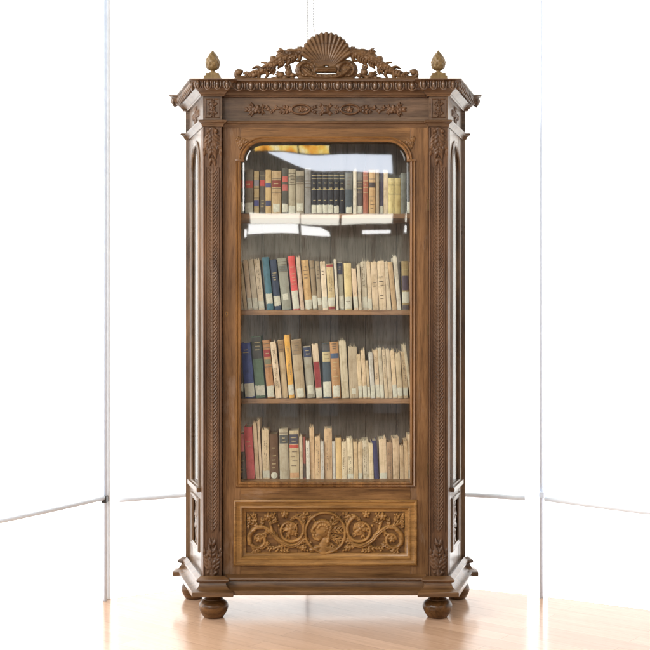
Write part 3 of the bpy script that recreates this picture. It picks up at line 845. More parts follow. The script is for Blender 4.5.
# ---- splayed sides
SL = math.hypot(XS - XF, DS); ux, uy = (XS - XF) / SL, DS / SL
def make_side(sg):
    def m(u, h, z):   # u along the side, h outward, z up
        return Vector((sg * (XF + u * ux + h * uy), u * uy - h * ux, z))
    side = empty('side_panel', (0, 0, 0)); side.parent = case
    u0, u1 = .095, .302; um = (u0 + u1) / 2; r = (u1 - u0) / 2
    ztop, zbot = za0 - .0005, zp1 + .0005
    zsp = Zp(169, .15); zb_ = Zp(484, .15); zm1, zm0 = Zp(497, .15), Zp(549, .15)
    th = .028
    def part(name, a0, a1, z0, z1, h0=0, h1=-th, mat=W['side']):
        bm = bmesh.new(); add_box(bm, a0, a1, min(h0, h1), max(h0, h1), z0, z1, lambda a, b, c: m(a, b, c), .001); return bm_obj(name, bm, mat, side)
    part('stile', .052, u0, zbot, ztop); part('stile', u1, SL - .001, zbot, ztop)
    part('rail', u0 + .0004, u1 - .0004, zm1, zb_, -.0008, -th + .001); part('rail', u0 + .0004, u1 - .0004, zbot, zm0, -.0008, -th + .001)
    # arched head
    poly = [(u0 + .0004, ztop), (u0 + .0004, zsp)]
    rz2 = r * 1.06
    arc = [(um - r * math.cos(math.pi * q / 20), zsp + rz2 * math.sin(math.pi * q / 20)) for q in range(0, 21)]
    bm = bmesh.new()
    top = [(a, ztop) for a, _ in arc]
    for q in range(20):
        vs = []
        for hh in (-.0008, -th + .001):
            vs.append([bm.verts.new(m(a, hh, z)) for a, z in (arc[q], arc[q + 1], top[q + 1], top[q])])
        bm.faces.new(vs[0]); bm.faces.new(vs[1][::-1])
        for w in range(4): bm.faces.new((vs[0][w], vs[1][w], vs[1][(w + 1) % 4], vs[0][(w + 1) % 4]))
    bmesh.ops.remove_doubles(bm, verts=bm.verts[:], dist=1e-5)
    bm_obj('arched_head', bm, W['side'], side)
    mp = [(-.003, -.002), (-.003, .003), (.0, .007), (.006, .009), (.010, .006), (.012, .004), (.016, .006), (.019, .004), (.020, -.002), (.010, -.01)]
    P = [(u0, zb_)] + arc + [(u1, zb_)]
    bm = bmesh.new(); sweep(bm, P, mp, True, lambda a, b, h: m(a, h, b))
    autosmooth(bm_obj('arch_moulding', bm, W['side'], side), 40)
    bm = bmesh.new(); g = [(a, z) for a, z in P]
    add_prism(bm, g, -.003, -.007, lambda a, b, h: m(a, h, b)); bm_obj('glass_pane', bm, SGLASS, side)
    part('sill', u0 - .03, u1 + .028, zb_ - .022, zb_ - .002, -.001, .018)
    # lower carved field
    f = part('panel_field', u0 - .002, u1 + .002, zm0 - .002, zm1 + .002, -.010, -.020)
    bm = bmesh.new(); sweep(bm, [(u0, zm0), (u1, zm0), (u1, zm1), (u0, zm1)], [(o - .0, h) for o, h in mp], True, lambda a, b, h: m(a, h, b))
    xs = [v.co.z for v in bm.verts]
    autosmooth(bm_obj('panel_moulding', bm, W['side'], side), 40)
    rl = Relief(u0 + .012, u1 - .012, zm0 + .012, zm1 - .012, .0015); zc = (zm0 + zm1) / 2
    rl.flower((um, zc), .030, 6, .014)
    for s in (-1, 1):
        rl.spiral((um, zc + s * .055), .030, s * 1.57, 1.2 * s, .007, .004, .014, .3)
        for a in (-.7, 0, .7): rl.leaf((um, zc + s * .06), s * (math.pi / 2) + a, .045, .018, 3, 0, .012)
        rl.leaf((um + .02, zc), s * .6, .06, .02, 3, 0, .010); rl.leaf((um - .02, zc), math.pi - s * .6, .06, .02, 3, 0, .010)
    rl.build('scroll_carving', lambda a, b, h: m(a, -.010 + h, b), W['side'], f)
    # little carving on the frieze of the side
    zf = (za1 + zc0) / 2
    rl = Relief(.07, .31, zf - .036, zf + .036, .0015)
    rl.flower((.19, zf), .020, 6, .012)
    for s in (-1, 1):
        rl.leaf((.19 + s * .015, zf), math.pi / 2 * (1 - s), .075, .022, 4, 0, .011); rl.leaf((.19, zf + s * .01), s * 1.0, .05, .014, 3, 0, .010); rl.leaf((.19, zf + s * .01), math.pi - s * 1.0, .05, .014, 3, 0, .010)
    rl.build('garland_carving', lambda a, b, h: m(a, h, b), W['carve'], side)
make_side(-1); make_side(1)
for s in (-1, 1):
    bm = bmesh.new(); a, b = sorted((s * .600, s * XO)); add_box(bm, a, b, DS + .0005, DB, zp1 + .0005, za0 - .0005, bev=.002); bm_obj('back_post', bm, W['side'], case)
# ------------------------------------------------------------------ books
CM = {}
def cm(col, paper=False):
    key = (col, paper)
    if key not in CM:
        c = lin(col); gy = sum(c) / 3; ds = .24 if paper else .10; c = tuple(v + (gy - v) * ds for v in c); g = min(BOOKGAIN, .70 / max(c)); c = (c[0] * g, c[1] * g * .97, c[2] * g)
        CM[key] = book_cloth('book_%s_%02x%02x%02x' % (('paper' if paper else 'cloth',) + col), c, paper)
    return CM[key]
BOOKGAIN = 1.2
PAGES = plain('aged_pages', (.56, .46, .32), .9, noise=.2, scale=60, rnd=1)
TAG = plain('paper_tag', (.62, .57, .46), .85, noise=.12, scale=80, rnd=1)
GOLD = plain('gold_lettering', (.52, .40, .20), .5, noise=.2, scale=90)
INK = plain('ink_lettering', (.17, .125, .085), .7, noise=.2, scale=90)
YSP = .095      # where the spines stand

def spine_y(x, w, b):      # rounded spine: y at x
    t = (x / w - .5) * 2
    return b * t * t
def strip(bm, w, b, xa, xb, z0, z1, off, n=8, jz=None):
    xs = [xa + (xb - xa) * q / n for q in range(n + 1)]
    f0 = [bm.verts.new((x, spine_y(x, w, b) - off, z0 + (jz() if jz else 0))) for x in xs]
    f1 = [bm.verts.new((x, spine_y(x, w, b) - off, z1 + (jz() if jz else 0))) for x in xs]
    g0 = [bm.verts.new((x, spine_y(x, w, b) + .0006, z0)) for x in xs]
    g1 = [bm.verts.new((x, spine_y(x, w, b) + .0006, z1)) for x in xs]
    for q in range(n):
        bm.faces.new((f0[q], f0[q + 1], f1[q + 1], f1[q]))
        bm.faces.new((f1[q], f1[q + 1], g1[q + 1], g1[q])); bm.faces.new((g0[q], g0[q + 1], f0[q + 1], f0[q]))
    bm.faces.new((f0[0], f1[0], g1[0], g0[0])); bm.faces.new((f0[n], g0[n], g1[n], f1[n]))

def make_book(spec, zs, rng):
    xl, xr, yt, lean, col, kind, ex = spec['g']
    k = 1 + YSP / D
    x0, x1 = Xp(xl, YSP), Xp(xr, YSP)
    ang = math.atan(lean / max(20, (spec['yb'] - yt)))
    w = max(.008, (x1 - x0) * math.cos(ang) - .0006); h = (Zp(yt, YSP) - zs) / max(.9, math.cos(ang)) - abs(w * math.sin(ang)) * .5
    dep = min(.205, max(.12, h * .68)) * rng.uniform(.94, 1.04)
    yoff = rng.uniform(-.006, .006)
    b = min(.004, w * .12) if kind == 'h' else min(.002, w * .06)
    root = empty('book', (x0, YSP + yoff, zs + .0004))
    root.rotation_euler = (0, ang, 0)
    if ang > 0: root.location.x += 0; root.location.z += w * math.sin(ang)
    paper = kind == 'p'
    t = .0022 if not paper else .0009
    # cover: U-shaped shell round the block
    bm = bmesh.new(); n = 8
    outer = [(0, dep)] + [(w * q / n, spine_y(w * q / n, w, b)) for q in range(n + 1)] + [(w, dep)]
    inner = [(w - t, dep)] + [(t + (w - 2 * t) * (n - q) / n, t + spine_y(t + (w - 2 * t) * (n - q) / n, w, b)) for q in range(n + 1)] + [(t, dep)]
    poly = outer + inner
    def top(i):
        if not paper: return h - (.0008 if rng.random() < .2 else 0)
        return h - (abs(rng.gauss(0, .0055)) if rng.random() < .7 else 0)
    lo = [bm.verts.new((x, y, 0)) for x, y in poly]; tz = [top(i) for i in range(len(poly))]
    m = len(poly)
    for i in range(m): tz[i] = tz[i] if i < m // 2 else tz[m - 1 - i]
    hi = [bm.verts.new((x, y, tz[i])) for i, (x, y) in enumerate(poly)]
    for i in range(m):
        j = (i + 1) % m; bm.faces.new((lo[i], lo[j], hi[j], hi[i]))
    for i in range(m // 2 - 1):
        bm.faces.new((hi[i], hi[i + 1], hi[m - 2 - i], hi[m - 1 - i])); bm.faces.new((lo[i], lo[m - 1 - i], lo[m - 2 - i], lo[i + 1]))
    if paper and ('torn' in ex or rng.random() < .5):      # frayed scraps standing up from the head
        for q in range(rng.randint(3, 6)):
            x = rng.uniform(.1, .85) * w; hh = rng.uniform(.003, .017); dx = rng.uniform(-.006, .006); ww = rng.uniform(.0015, .004)
            y = rng.uniform(.002, .02)
            v = [bm.verts.new(c) for c in ((x, y, h - .006), (x + ww, y, h - .006), (x + ww * .5, y + .002, h - .006), (x + dx, y + rng.uniform(-.004, .006), h + hh))]
            for f in ((0, 1, 3), (1, 2, 3), (2, 0, 3)): bm.faces.new([v[i] for i in f])
    autosmooth(bm_obj('cover', bm, cm(col, paper), root), 40)
    bm = bmesh.new()
    add_box(bm, t + .0003, w - t - .0003, b + t + .0006, dep - (.004 if not paper else .001), .002 if not paper else .0006, h - (.0035 if not paper else .0045), bev=0)
    bm_obj('pages', bm, PAGES, root)
    zoff = zs
    def zy(py): return (Zp(py, YSP) - zs)
    for e in ex:
        if e == 'torn': continue
        if e[0] == 'band':
            bm = bmesh.new(); strip(bm, w, b, w * .03, w * .97, max(.002, zy(e[2])), min(h - .002, zy(e[1])), .0006); bm_obj('title_label', bm, cm(e[3]), root)
        elif e[0] == 'tag':
            bm = bmesh.new(); z1 = zy(e[1]); z0 = max(.003, zy(e[2])); wd = e[3] if len(e) > 3 else 1.0
            strip(bm, w, b, w * (.5 - .49 * wd), w * (.5 + .49 * wd), z0, z1, .0009, 8, lambda: rng.uniform(-.0030, .0022)); bm_obj('paper_tag', bm, TAG, root)
        elif e[0] == 'dot':
            bm = bmesh.new(); cz = zy(e[1]); rr = min(w * .42, .014)
            vs = [bm.verts.new((w / 2 + rr * math.cos(a), spine_y(w / 2 + rr * math.cos(a), w, b) - .0012, cz + rr * math.sin(a))) for a in np.linspace(0, 2 * math.pi, 18, endpoint=False)]
            c0 = bm.verts.new((w / 2, -.0014, cz))
            for q in range(18): bm.faces.new((c0, vs[q], vs[(q + 1) % 18]))
            bm_obj('paper_tag', bm, TAG, root)
        elif e[0] == 'let':
            mat = GOLD if e[3] == 'g' else INK
            bm = bmesh.new(); z1, z0 = zy(e[1]), zy(e[2]); rows = e[4]
            if rows > 4 and e[3] == 'k':      # a title running up the spine
                for cx in ((.5,) if w < .02 else (.36, .62)):
                    z = z0 + rng.uniform(0, .02)
                    while z < z1:
                        dz = rng.uniform(.0018, .006); hw = rng.uniform(.0006, .0013)
                        if rng.random() < .85: strip(bm, w, b, w * cx - hw, w * cx + hw, z, min(z1, z + dz), .0013, 1)
                        z += dz + rng.uniform(.0012, .004) + (.012 if rng.random() < .1 else 0)
                rows = 0
            for q in range(rows):
                zc = z1 - (q + .5) * (z1 - z0) / rows; hh = min(.0021, (z1 - z0) / rows * .28)
                if rows > 4 and rng.random() < .35: continue
                x = w * rng.uniform(.16, .36); xe = w * rng.uniform(.60, .86)
                while x < xe:
                    ww = rng.uniform(.0013, .0030); 
                    strip(bm, w, b, x, min(x + ww, xe), zc - hh, zc + hh * rng.uniform(.5, 1), .0013, 1); x += ww + rng.uniform(.0006, .0011)
            bm_obj('lettering', bm, mat, root)
        elif e[0] == 'rule':
            for y in e[1]:
                bm = bmesh.new(); strip(bm, w, b, w * .02, w * .98, zy(y) - .0013, zy(y) + .0013, .0012, 8)
                bm_obj('spine_stripe', bm, GOLD if e[2] == 'g' else INK, root)
    return root

CRM, TAN, BEI, PAL = (222, 202, 165), (205, 178, 132), (200, 182, 146), (236, 222, 192)
def B(xl, xr, yt, lean, col, kind, desc, *ex, lm=None):
    return dict(g=(xl, xr, yt, lean, col, kind, ex), desc=desc, lm=lm)
shelf1 = [
 B(239.5, 244, 170, 0, (92, 88, 82), 'h', 'dark book half behind frame', ('band', 180, 188, (150, 70, 62)), ('tag', 203, 213)),
 B(245.2, 253.4, 170, 0, (128, 116, 98), 'h', 'olive-grey book with red label', ('band', 181, 188, (190, 84, 70)), ('let', 183, 186, 'g', 1), ('tag', 203, 213)),
 B(253.8, 259, 171, 0, (182, 158, 112), 'h', 'tan book with low blue label', ('band', 180, 186, (150, 145, 150)), ('band', 200, 206, (88, 88, 140)), ('rule', (178, 188, 198), 'k')),
 B(259.6, 264.8, 171, 0, (98, 90, 80), 'h', 'dark book with bright red label', ('band', 180, 186, (190, 76, 70)), ('let', 190, 208, 'g', 6), ('rule', (176,), 'g')),
 B(265.4, 271.2, 170, 0, (190, 160, 108), 'h', 'tan book with two blue bands', ('band', 183, 187.5, (92, 88, 130)), ('band', 200.5, 206, (72, 74, 100))),
 B(271.6, 281.4, 171, 0, (186, 156, 112), 'h', 'wide tan book with dark red band on the top shelf', ('band', 180.5, 187, (132, 60, 48)), ('rule', (179, 188.5, 192.5), 'k'), ('tag', 204, 212, .7), ('let', 181.5, 186, 'g', 1), lm='wide red-banded book'),
 B(282.2, 287.8, 168, 0, (88, 84, 74), 'h', 'dark book with two red labels', ('band', 176.5, 182, (190, 92, 80)), ('band', 184.5, 191, (186, 96, 88)), ('tag', 204, 212)),
 B(288.4, 295.6, 169, 0, (160, 148, 122), 'h', 'grey-beige book with ruled title', ('rule', (173.5, 177, 180, 184.5), 'k'), ('let', 174, 184, 'k', 3), ('tag', 206, 213)),
 B(296, 304.2, 171, 0, (146, 134, 112), 'h', 'taupe book with dark title block', ('band', 176, 182.5, (100, 92, 78)), ('let', 176.5, 182, 'k', 2), ('rule', (184,), 'k'), ('tag', 203.5, 211, .8)),
 B(304.6, 311, 168, 0, (140, 136, 130), 'h', 'plain grey tall book', ('rule', (181, 184, 187.5), 'k')),
]
for q in range(6):
    a = 311.5 + q * 5.55
    shelf1.append(B(a, a + 5.3, 173, 0, (52, 50, 54), 'h', ['first', 'second', 'third', 'fourth', 'fifth', 'sixth'][q] + ' from the left of six matching black volumes on the top shelf',
                    ('rule', (175.5, 178.5, 189.5), 'g'), ('let', 182, 184.5, 'g', 1), ('let', 187.3, 189, 'g', 1), ('let', 199.5, 201.5, 'g', 1), *([('tag', 205 + (q == 4), 213)] if q < 5 else []), lm=None if q < 5 else 'matching black volumes'))
    shelf1[-1]['own'] = True; shelf1[-1]['group'] = 'matching black volumes on the top shelf'
shelf1 += [
 B(345.2, 352.8, 172, 0, (74, 80, 84), 'h', 'blue-grey book with paler top', ('band', 173, 189.5, (112, 110, 104)), ('let', 176, 186, 'k', 3), ('tag', 207, 213, .8)),
 B(353.2, 356.6, 170, 0, PAL, 'p', 'very thin cream book'),
 B(356.9, 362.9, 172, 0, (96, 86, 80), 'h', 'dark brown book, grey top', ('band', 173, 180, (120, 116, 108)), ('rule', (182, 185, 188, 192), 'g'), ('tag', 206, 213)),
 B(363.3, 368.3, 171, 0, (158, 92, 68), 'h', 'rust-red leather book with gilt rules on the top shelf', ('rule', (176, 181, 187.5, 192.5), 'g'), ('let', 183, 186, 'g', 1), lm='rust-red leather book'),
 B(368.7, 375.6, 170, 0, (198, 160, 108), 'h', 'golden tan book, dark label', ('band', 182.5, 187.5, (84, 72, 70)), ('rule', (179, 197), 'k'), ('let', 199, 210, 'k', 3)),
 B(376, 379.2, 170, 0, (160, 140, 112), 'h', 'slim olive-tan book'),
 B(379.5, 383.3, 172, 0, (76, 70, 84), 'h', 'slim dark purple book', ('tag', 206, 213)),
 B(383.7, 388, 170, 0, (224, 198, 156), 'p', 'tall cream book'),
 B(388.4, 394, 178, 0, (196, 178, 118), 'h', 'low khaki book, left twin', ('rule', (185, 194), 'k')),
 B(394.4, 400.6, 178, 0, (190, 168, 106), 'h', 'low khaki book, right twin', ('rule', (185, 194), 'k')),
 B(401, 406.6, 173, 0, (104, 104, 94), 'h', 'grey-green book'),
 B(407, 411.8, 172, 0, (84, 84, 80), 'h', 'dark grey book, long tag', ('tag', 202, 213)),
]
L2 = -5.3
shelf2 = [
 B(240.0, 243.8, 262, L2, (214, 190, 158), 'p', 'cream book half behind frame'),
 B(244.2, 247.6, 262, L2, TAN, 'p', 'slim tan book', ('let', 266, 285, 'k', 6)),
 B(248.2, 252.8, 259.6, L2, (214, 184, 142), 'p', 'warm tan book', ('tag', 298, 309)),
 B(253.2, 258.6, 259, L2, CRM, 'p', 'cream book, torn head', 'torn', ('tag', 298, 309)),
 B(259, 264.8, 259, L2, (228, 204, 164), 'p', 'pale cream book', ('let', 265, 290, 'k', 5), ('tag', 301, 309)),
 B(267.2, 273.8, 257.3, L2, (74, 112, 124), 'h', 'teal cloth book with white tag on the second shelf', ('tag', 294, 304), lm='teal book'),
 B(274.6, 281.4, 259.5, L2, (62, 70, 88), 'h', 'navy book, gilt title', ('let', 272, 281, 'g', 4), ('tag', 296.5, 306)),
 B(282.4, 291.6, 258, L2, (150, 148, 130), 'h', 'wide grey-green book', ('rule', (262, 265, 272), 'k'), ('band', 266, 271.5, (112, 114, 104)), ('let', 266.5, 271, 'k', 2), ('tag', 294, 300, .6)),
 B(293.2, 299.8, 256, L2, (214, 78, 72), 'h', 'bright red book with long paper tag on the second shelf', ('let', 262, 286, 'g', 7), ('tag', 291, 310), lm='bright red book'),
 B(300.6, 304.6, 257, L2 + .5, (218, 184, 150), 'p', 'pinkish cream book', 'torn'),
 B(305.4, 312.8, 260, L2 + .7, (206, 166, 110), 'h', 'golden tan book', ('tag', 300, 310), ('let', 265, 280, 'k', 4)),
 B(313.2, 317.9, 260.5, L2 + 1.5, (142, 122, 94), 'h', 'olive-brown book', ('tag', 296, 309), ('rule', (268,), 'k')),
 B(318.3, 322.4, 261, L2 + 2, (158, 140, 112), 'h', 'grey-brown book', ('tag', 298, 305), ('let', 265, 280, 'k', 4)),
 B(322.8, 328, 261, L2 + 2.4, (224, 200, 160), 'p', 'cream book, brown title', ('let', 270, 276, 'k', 2), ('tag', 297, 308)),
 B(328.6, 335.6, 264, L2 + 2.7, (186, 164, 118), 'h', 'olive book with red ends', ('band', 264.5, 267, (140, 52, 46)), ('band', 307, 310, (140, 52, 46)), ('let', 270, 296, 'k', 8), ('tag', 298, 306)),
 B(336.4, 338.8, 259, L2 + 2.6, PAL, 'p', 'thin white book'),
 B(339.2, 344.6, 262, L2 + 2.8, (168, 162, 140), 'h', 'grey book with navy top', ('band', 263, 274.5, (66, 68, 84)), ('let', 266, 270, 'g', 2), ('tag', 296, 309)),
 B(345, 352.4, 263, L2 + 4, (226, 202, 142), 'h', 'yellow cream book on the second shelf with ink blot', ('tag', 297, 309), ('let', 300, 303, 'k', 1), lm='yellow cream book'),
 B(354, 358.6, 268, L2 + 2.6, (228, 196, 154), 'p', 'short cream book', ('tag', 297, 308)),
 B(359, 362, 265, L2 + 3, CRM, 'p', 'slim cream book', 'torn'),
 B(362.4, 368, 261, L2 + 3, (226, 208, 172), 'p', 'speckled cream book', 'torn', ('let', 264, 290, 'k', 8), ('tag', 297, 308)),
 B(368.4, 372.4, 261, L2 + 3, (220, 194, 152), 'p', 'cream book, torn head', 'torn', ('tag', 299, 309)),
 B(372.8, 379, 261.5, L2 + 3, (224, 194, 148), 'p', 'cream book, inked title', 'torn', ('let', 281, 288, 'k', 2)),
 B(379.4, 386.6, 260.8, L2 + 2.7, (214, 186, 142), 'p', 'broad tan book, ink blot', 'torn', ('let', 275, 288, 'k', 3), ('let', 294, 300, 'k', 2)),
 B(387, 391.6, 261, L2 + 1.2, (226, 202, 160), 'p', 'smooth cream book'),
 B(392.4, 397.2, 262, L2 + .6, (188, 156, 112), 'h', 'brown-tan book'),
 B(397.6, 401.6, 256, L2 + .4, PAL, 'p', 'tall pale cream book', 'torn'),
 B(402.4, 409.4, 261, L2 + 4.4, (150, 128, 84), 'h', 'gold-green book with purple band', ('band', 276, 290.5, (84, 70, 78)), ('tag', 292, 303), ('rule', (270,), 'g'), ('band', 305, 310, (90, 78, 76))),
 B(410, 413.2, 262, L2 + 4, (150, 122, 92), 'h', 'narrow brown book'),
]
L3 = -5.0
shelf3 = [
 B(239.4, 243.6, 352, -1, (86, 80, 76), 'h', 'dark book half behind frame', ('tag', 384, 391)),
 B(245.4, 255.2, 343, L3, (64, 76, 132), 'h', 'indigo blue book with torn white tag on the third shelf', ('let', 349, 354, 'g', 2), ('tag', 384, 397), lm='indigo blue book'),
 B(256.0, 265.6, 336.5, L3, (92, 112, 88), 'h', 'green book with dark top', ('band', 337.5, 359, (78, 76, 70)), ('let', 341, 352, 'g', 3), ('tag', 386, 396)),
 B(267.6, 274.8, 340.2, L3 - .4, (170, 122, 78), 'h', 'brown book with red label', ('band', 350, 357, (140, 44, 44)), ('band', 359.5, 364.5, (112, 110, 84)), ('let', 351, 356, 'g', 1), ('rule', (344, 348, 367), 'k'), ('tag', 386, 397)),
 B(276, 281.8, 341.8, L3 - 1, (224, 196, 156), 'p', 'cream book, ragged spine', 'torn', ('let', 350, 390, 'k', 9)),
 B(282.2, 288, 340, L3 + .3, (182, 156, 116), 'h', 'taupe book left of yellow', ('band', 341, 352.5, (152, 122, 84)), ('let', 343, 351, 'k', 3)),
 B(289, 294.6, 335, L3 - .2, (218, 162, 60), 'h', 'mustard yellow narrow book with white tag on the third shelf', ('tag', 385, 395), ('let', 345, 380, 'k', 9), lm='mustard yellow book'),
 B(296, 305.8, 339.2, L3 - .1, (178, 156, 122), 'h', 'broad taupe book', ('band', 340.5, 354, (152, 126, 92)), ('let', 342, 352, 'k', 4), ('rule', (354.5,), 'k'), ('tag', 389, 397, .7)),
 B(307.2, 315.4, 346, L3 + .4, (160, 152, 132), 'h', 'grey book, navy label', ('band', 347.5, 357.5, (62, 68, 92)), ('let', 349, 356, 'g', 2), ('tag', 386, 394, .7)),
 B(316.4, 322.6, 343.6, L3 + .2, (226, 198, 158), 'p', 'cream book with red stripe', ('band', 362, 388, (142, 52, 52)), ('tag', 389, 397)),
 B(323.6, 331.8, 343, -1.8, (62, 72, 78), 'h', 'slate book with cream label', ('band', 344, 351, (84, 80, 76)), ('band', 352, 362, (190, 172, 124)), ('let', 353, 361, 'k', 2), ('tag', 382, 397)),
 B(332.6, 341.2, 342, -3, (176, 130, 80), 'h', 'tawny book, navy label', ('band', 353.5, 358.5, (66, 80, 104)), ('let', 343, 350, 'k', 3), ('let', 361, 382, 'g', 6), ('tag', 386, 397, .8)),
 B(342, 349.4, 340, -3.6, (230, 210, 168), 'p', 'broad cream book with bent head on the third shelf', 'torn', lm='broad cream book'),
 B(349.8, 358.6, 346, -1.8, (186, 164, 128), 'p', 'broad taupe paper book', 'torn', ('tag', 389, 394, .5)),
 B(359, 363, 354, -2.8, TAN, 'p', 'short tan book', ('tag', 386, 397)),
 B(363.4, 367.6, 350, -3, (206, 176, 132), 'p', 'tan book, frayed', 'torn', ('tag', 386, 397)),
 B(368, 370.8, 360, -2.6, (204, 176, 130), 'p', 'low tan book', ('tag', 387, 397)),
 B(371.2, 375.4, 352, -3, (240, 232, 214), 'p', 'narrow white frayed book standing among tan ones on the third shelf', 'torn', ('tag', 386, 397), lm='white frayed book'),
 B(375.8, 380.2, 350, -2.6, (218, 188, 142), 'p', 'buff book, frayed', 'torn', ('let', 355, 380, 'k', 6), ('tag', 385, 397)),
 B(380.6, 384.4, 348, -3, BEI, 'p', 'beige book, torn', 'torn', ('tag', 385, 397)),
 B(384.8, 388.4, 349.5, -3, (222, 194, 148), 'p', 'slim cream book', 'torn', ('let', 355, 380, 'k', 5)),
 B(388.8, 392.8, 349, -3.3, (230, 204, 160), 'p', 'light cream book', 'torn'),
 B(393.2, 397.4, 350, -3.2, (208, 178, 130), 'p', 'buff book, tagged', 'torn', ('tag', 385, 397)),
 B(397.8, 403, 352, -3, (214, 186, 136), 'p', 'thick cream book', 'torn', ('tag', 388, 396)),
 B(403.4, 408.4, 351.5, -2.8, (202, 172, 124), 'p', 'tan book beside the leaner', ('let', 360, 385, 'k', 5), ('tag', 388, 396)),
 B(410.2, 413.2, 344.6, -7.6, (234, 212, 168), 'p', 'pale leaning thin book'),
]
shelf3.append(B(414.0, 418.0, 336, -1.0, (198, 170, 124), 'p', 'tall tan book half behind the frame', 'torn'))
L4 = -2.2
shelf4 = [
 B(239.6, 246, 433.5, L4, (82, 82, 80), 'h', 'dark grey book with pink top', ('band', 434.5, 452, (196, 110, 112)), ('let', 456, 474, 'g', 5)),
 B(247, 255.2, 427, -3.2, (188, 72, 76), 'h', 'rose-red cloth book on the bottom shelf', ('let', 440, 448, 'g', 2), lm='rose-red book'),
 B(255.8, 259.6, 422.6, -3.2, (206, 174, 130), 'p', 'tall beige book', 'torn'),
 B(260, 262.4, 420, -3, (222, 192, 148), 'p', 'thin tall cream book', 'torn'),
 B(262.8, 269.8, 429, -1.4, (222, 194, 146), 'p', 'cream book, white streaks', 'torn', ('let', 440, 470, 'k', 6), ('tag', 471, 478)),
 B(270.3, 278.6, 434, -1, (94, 68, 48), 'h', 'dark brown book with round paper tag on the bottom shelf', ('let', 446, 470, 'g', 6), ('dot', 475.5), lm='dark brown book'),
 B(280, 289, 429, -1, (170, 158, 132), 'h', 'grey-beige book, dark label', 'torn', ('band', 435, 443.5, (78, 80, 78)), ('let', 436.5, 442.5, 'g', 2), ('rule', (433,), 'k')),
 B(289.6, 299.4, 431, -.8, (196, 176, 136), 'h', 'book with black lettering, red band', ('band', 434.5, 444, (64, 62, 74)), ('let', 436, 443, 'g', 2), ('band', 445, 448, (190, 72, 56)), ('let', 449.5, 468, 'k', 4), ('band', 473, 478, (198, 150, 104))),
 B(300, 303.2, 436, -.9, (230, 206, 166), 'p', 'slim cream book', 'torn'),
 B(303.5, 306.2, 437, -.9, (150, 80, 70), 'h', 'narrow red-brown book', ('band', 464, 478, (86, 76, 74))),
 B(306.5, 310.2, 440, -.7, (238, 226, 200), 'p', 'short white book', ('let', 448, 474, 'k', 7)),
 B(310.6, 315.2, 427, -1.3, (204, 168, 120), 'p', 'tall frayed tan book', 'torn'),
 B(315.5, 320.8, 436, -.8, (196, 160, 110), 'p', 'tan brown book', 'torn', ('let', 444, 476, 'k', 6)),
 B(321.1, 324.2, 441, -.7, (232, 224, 206), 'p', 'thin white striped book', ('let', 446, 474, 'k', 8)),
 B(324.6, 332.4, 428.5, -.5, (200, 162, 112), 'p', 'tall broad tan book with frayed head on the bottom shelf', 'torn', ('let', 436, 472, 'k', 9), lm='tall broad tan book'),
 B(332.8, 335.8, 441, -.6, (238, 228, 208), 'p', 'thin white book'),
 B(336.1, 341.8, 438, -.7, (214, 180, 120), 'h', 'yellow-tan book'),
 B(342.1, 347.2, 441, -.7, (220, 198, 154), 'p', 'cream book', 'torn', ('let', 448, 470, 'k', 5)),
 B(347.5, 353.6, 438, -1.1, (226, 206, 162), 'p', 'cream book, inked spine', 'torn', ('let', 456, 474, 'k', 6), ('tag', 474, 479)),
 B(353.9, 358.2, 441, -.7, (204, 172, 120), 'p', 'tan book', 'torn'),
 B(358.5, 362.6, 441.5, -.7, (216, 186, 136), 'p', 'buff book', 'torn', ('tag', 473, 479)),
 B(362.9, 369, 439.5, -.8, (228, 210, 172), 'p', 'speckled cream book', 'torn', ('let', 446, 476, 'k', 9)),
 B(369.3, 373.8, 442, -1, (224, 200, 152), 'p', 'plain cream book'),
 B(374.4, 379.2, 440.5, -2.6, (50, 54, 100), 'h', 'narrow navy blue book leaning on the bottom shelf', lm='narrow navy book'),
 B(379.8, 387.2, 438, -1, (214, 184, 140), 'p', 'broad beige book', 'torn', ('tag', 473, 479)),
 B(387.5, 392.8, 442, -.7, (176, 138, 96), 'p', 'brown lettered book', 'torn', ('let', 446, 474, 'k', 9)),
 B(393.2, 399.4, 437, -.7, (200, 168, 124), 'p', 'tan frayed book', 'torn'),
 B(400, 404, 445, -.6, (192, 160, 114), 'p', 'short tan book', 'torn'),
 B(404.3, 408.2, 440, -.8, (198, 166, 118), 'p', 'tan book, torn', 'torn'),
 B(408.6, 413.6, 434, -.8, (214, 184, 138), 'p', 'last cream book beside frame', 'torn', ('tag', 470, 478)),
]
ORD = ['', 'first', 'second', 'third', 'fourth', 'fifth', 'sixth', 'seventh', 'eighth', 'ninth', 'tenth', 'eleventh', 'twelfth']
rng = random.Random(11)
for si, (name, rows) in enumerate((('top', shelf1), ('second', shelf2), ('third', shelf3), ('bottom', shelf4))):
    lms = [i for i, r in enumerate(rows) if r['lm']]
    for i, r in enumerate(rows):
        r['yb'] = (213.6, 310.3, 398.6, 479.5)[si]
        o = make_book(r, SHZ[si], rng)
        if r.get('own') or (r['lm'] and i in lms): lab = r['desc']
        else:
            # nearest landmark; the six black volumes count as one landmark from their right-hand end
            k = min(lms, key=lambda q: (abs(q - i), q))
            if rows[k].get('own') and k > i: k = max(q for q in lms if q < i)
            lab = '%s, %s %s of the %s, %s shelf' % (r['desc'], ORD[abs(k - i)], 'right' if i > k else 'left', rows[k]['lm'], name)
        tag(o, lab, 'book', r.get('group') or 'old books on the %s shelf' % name)

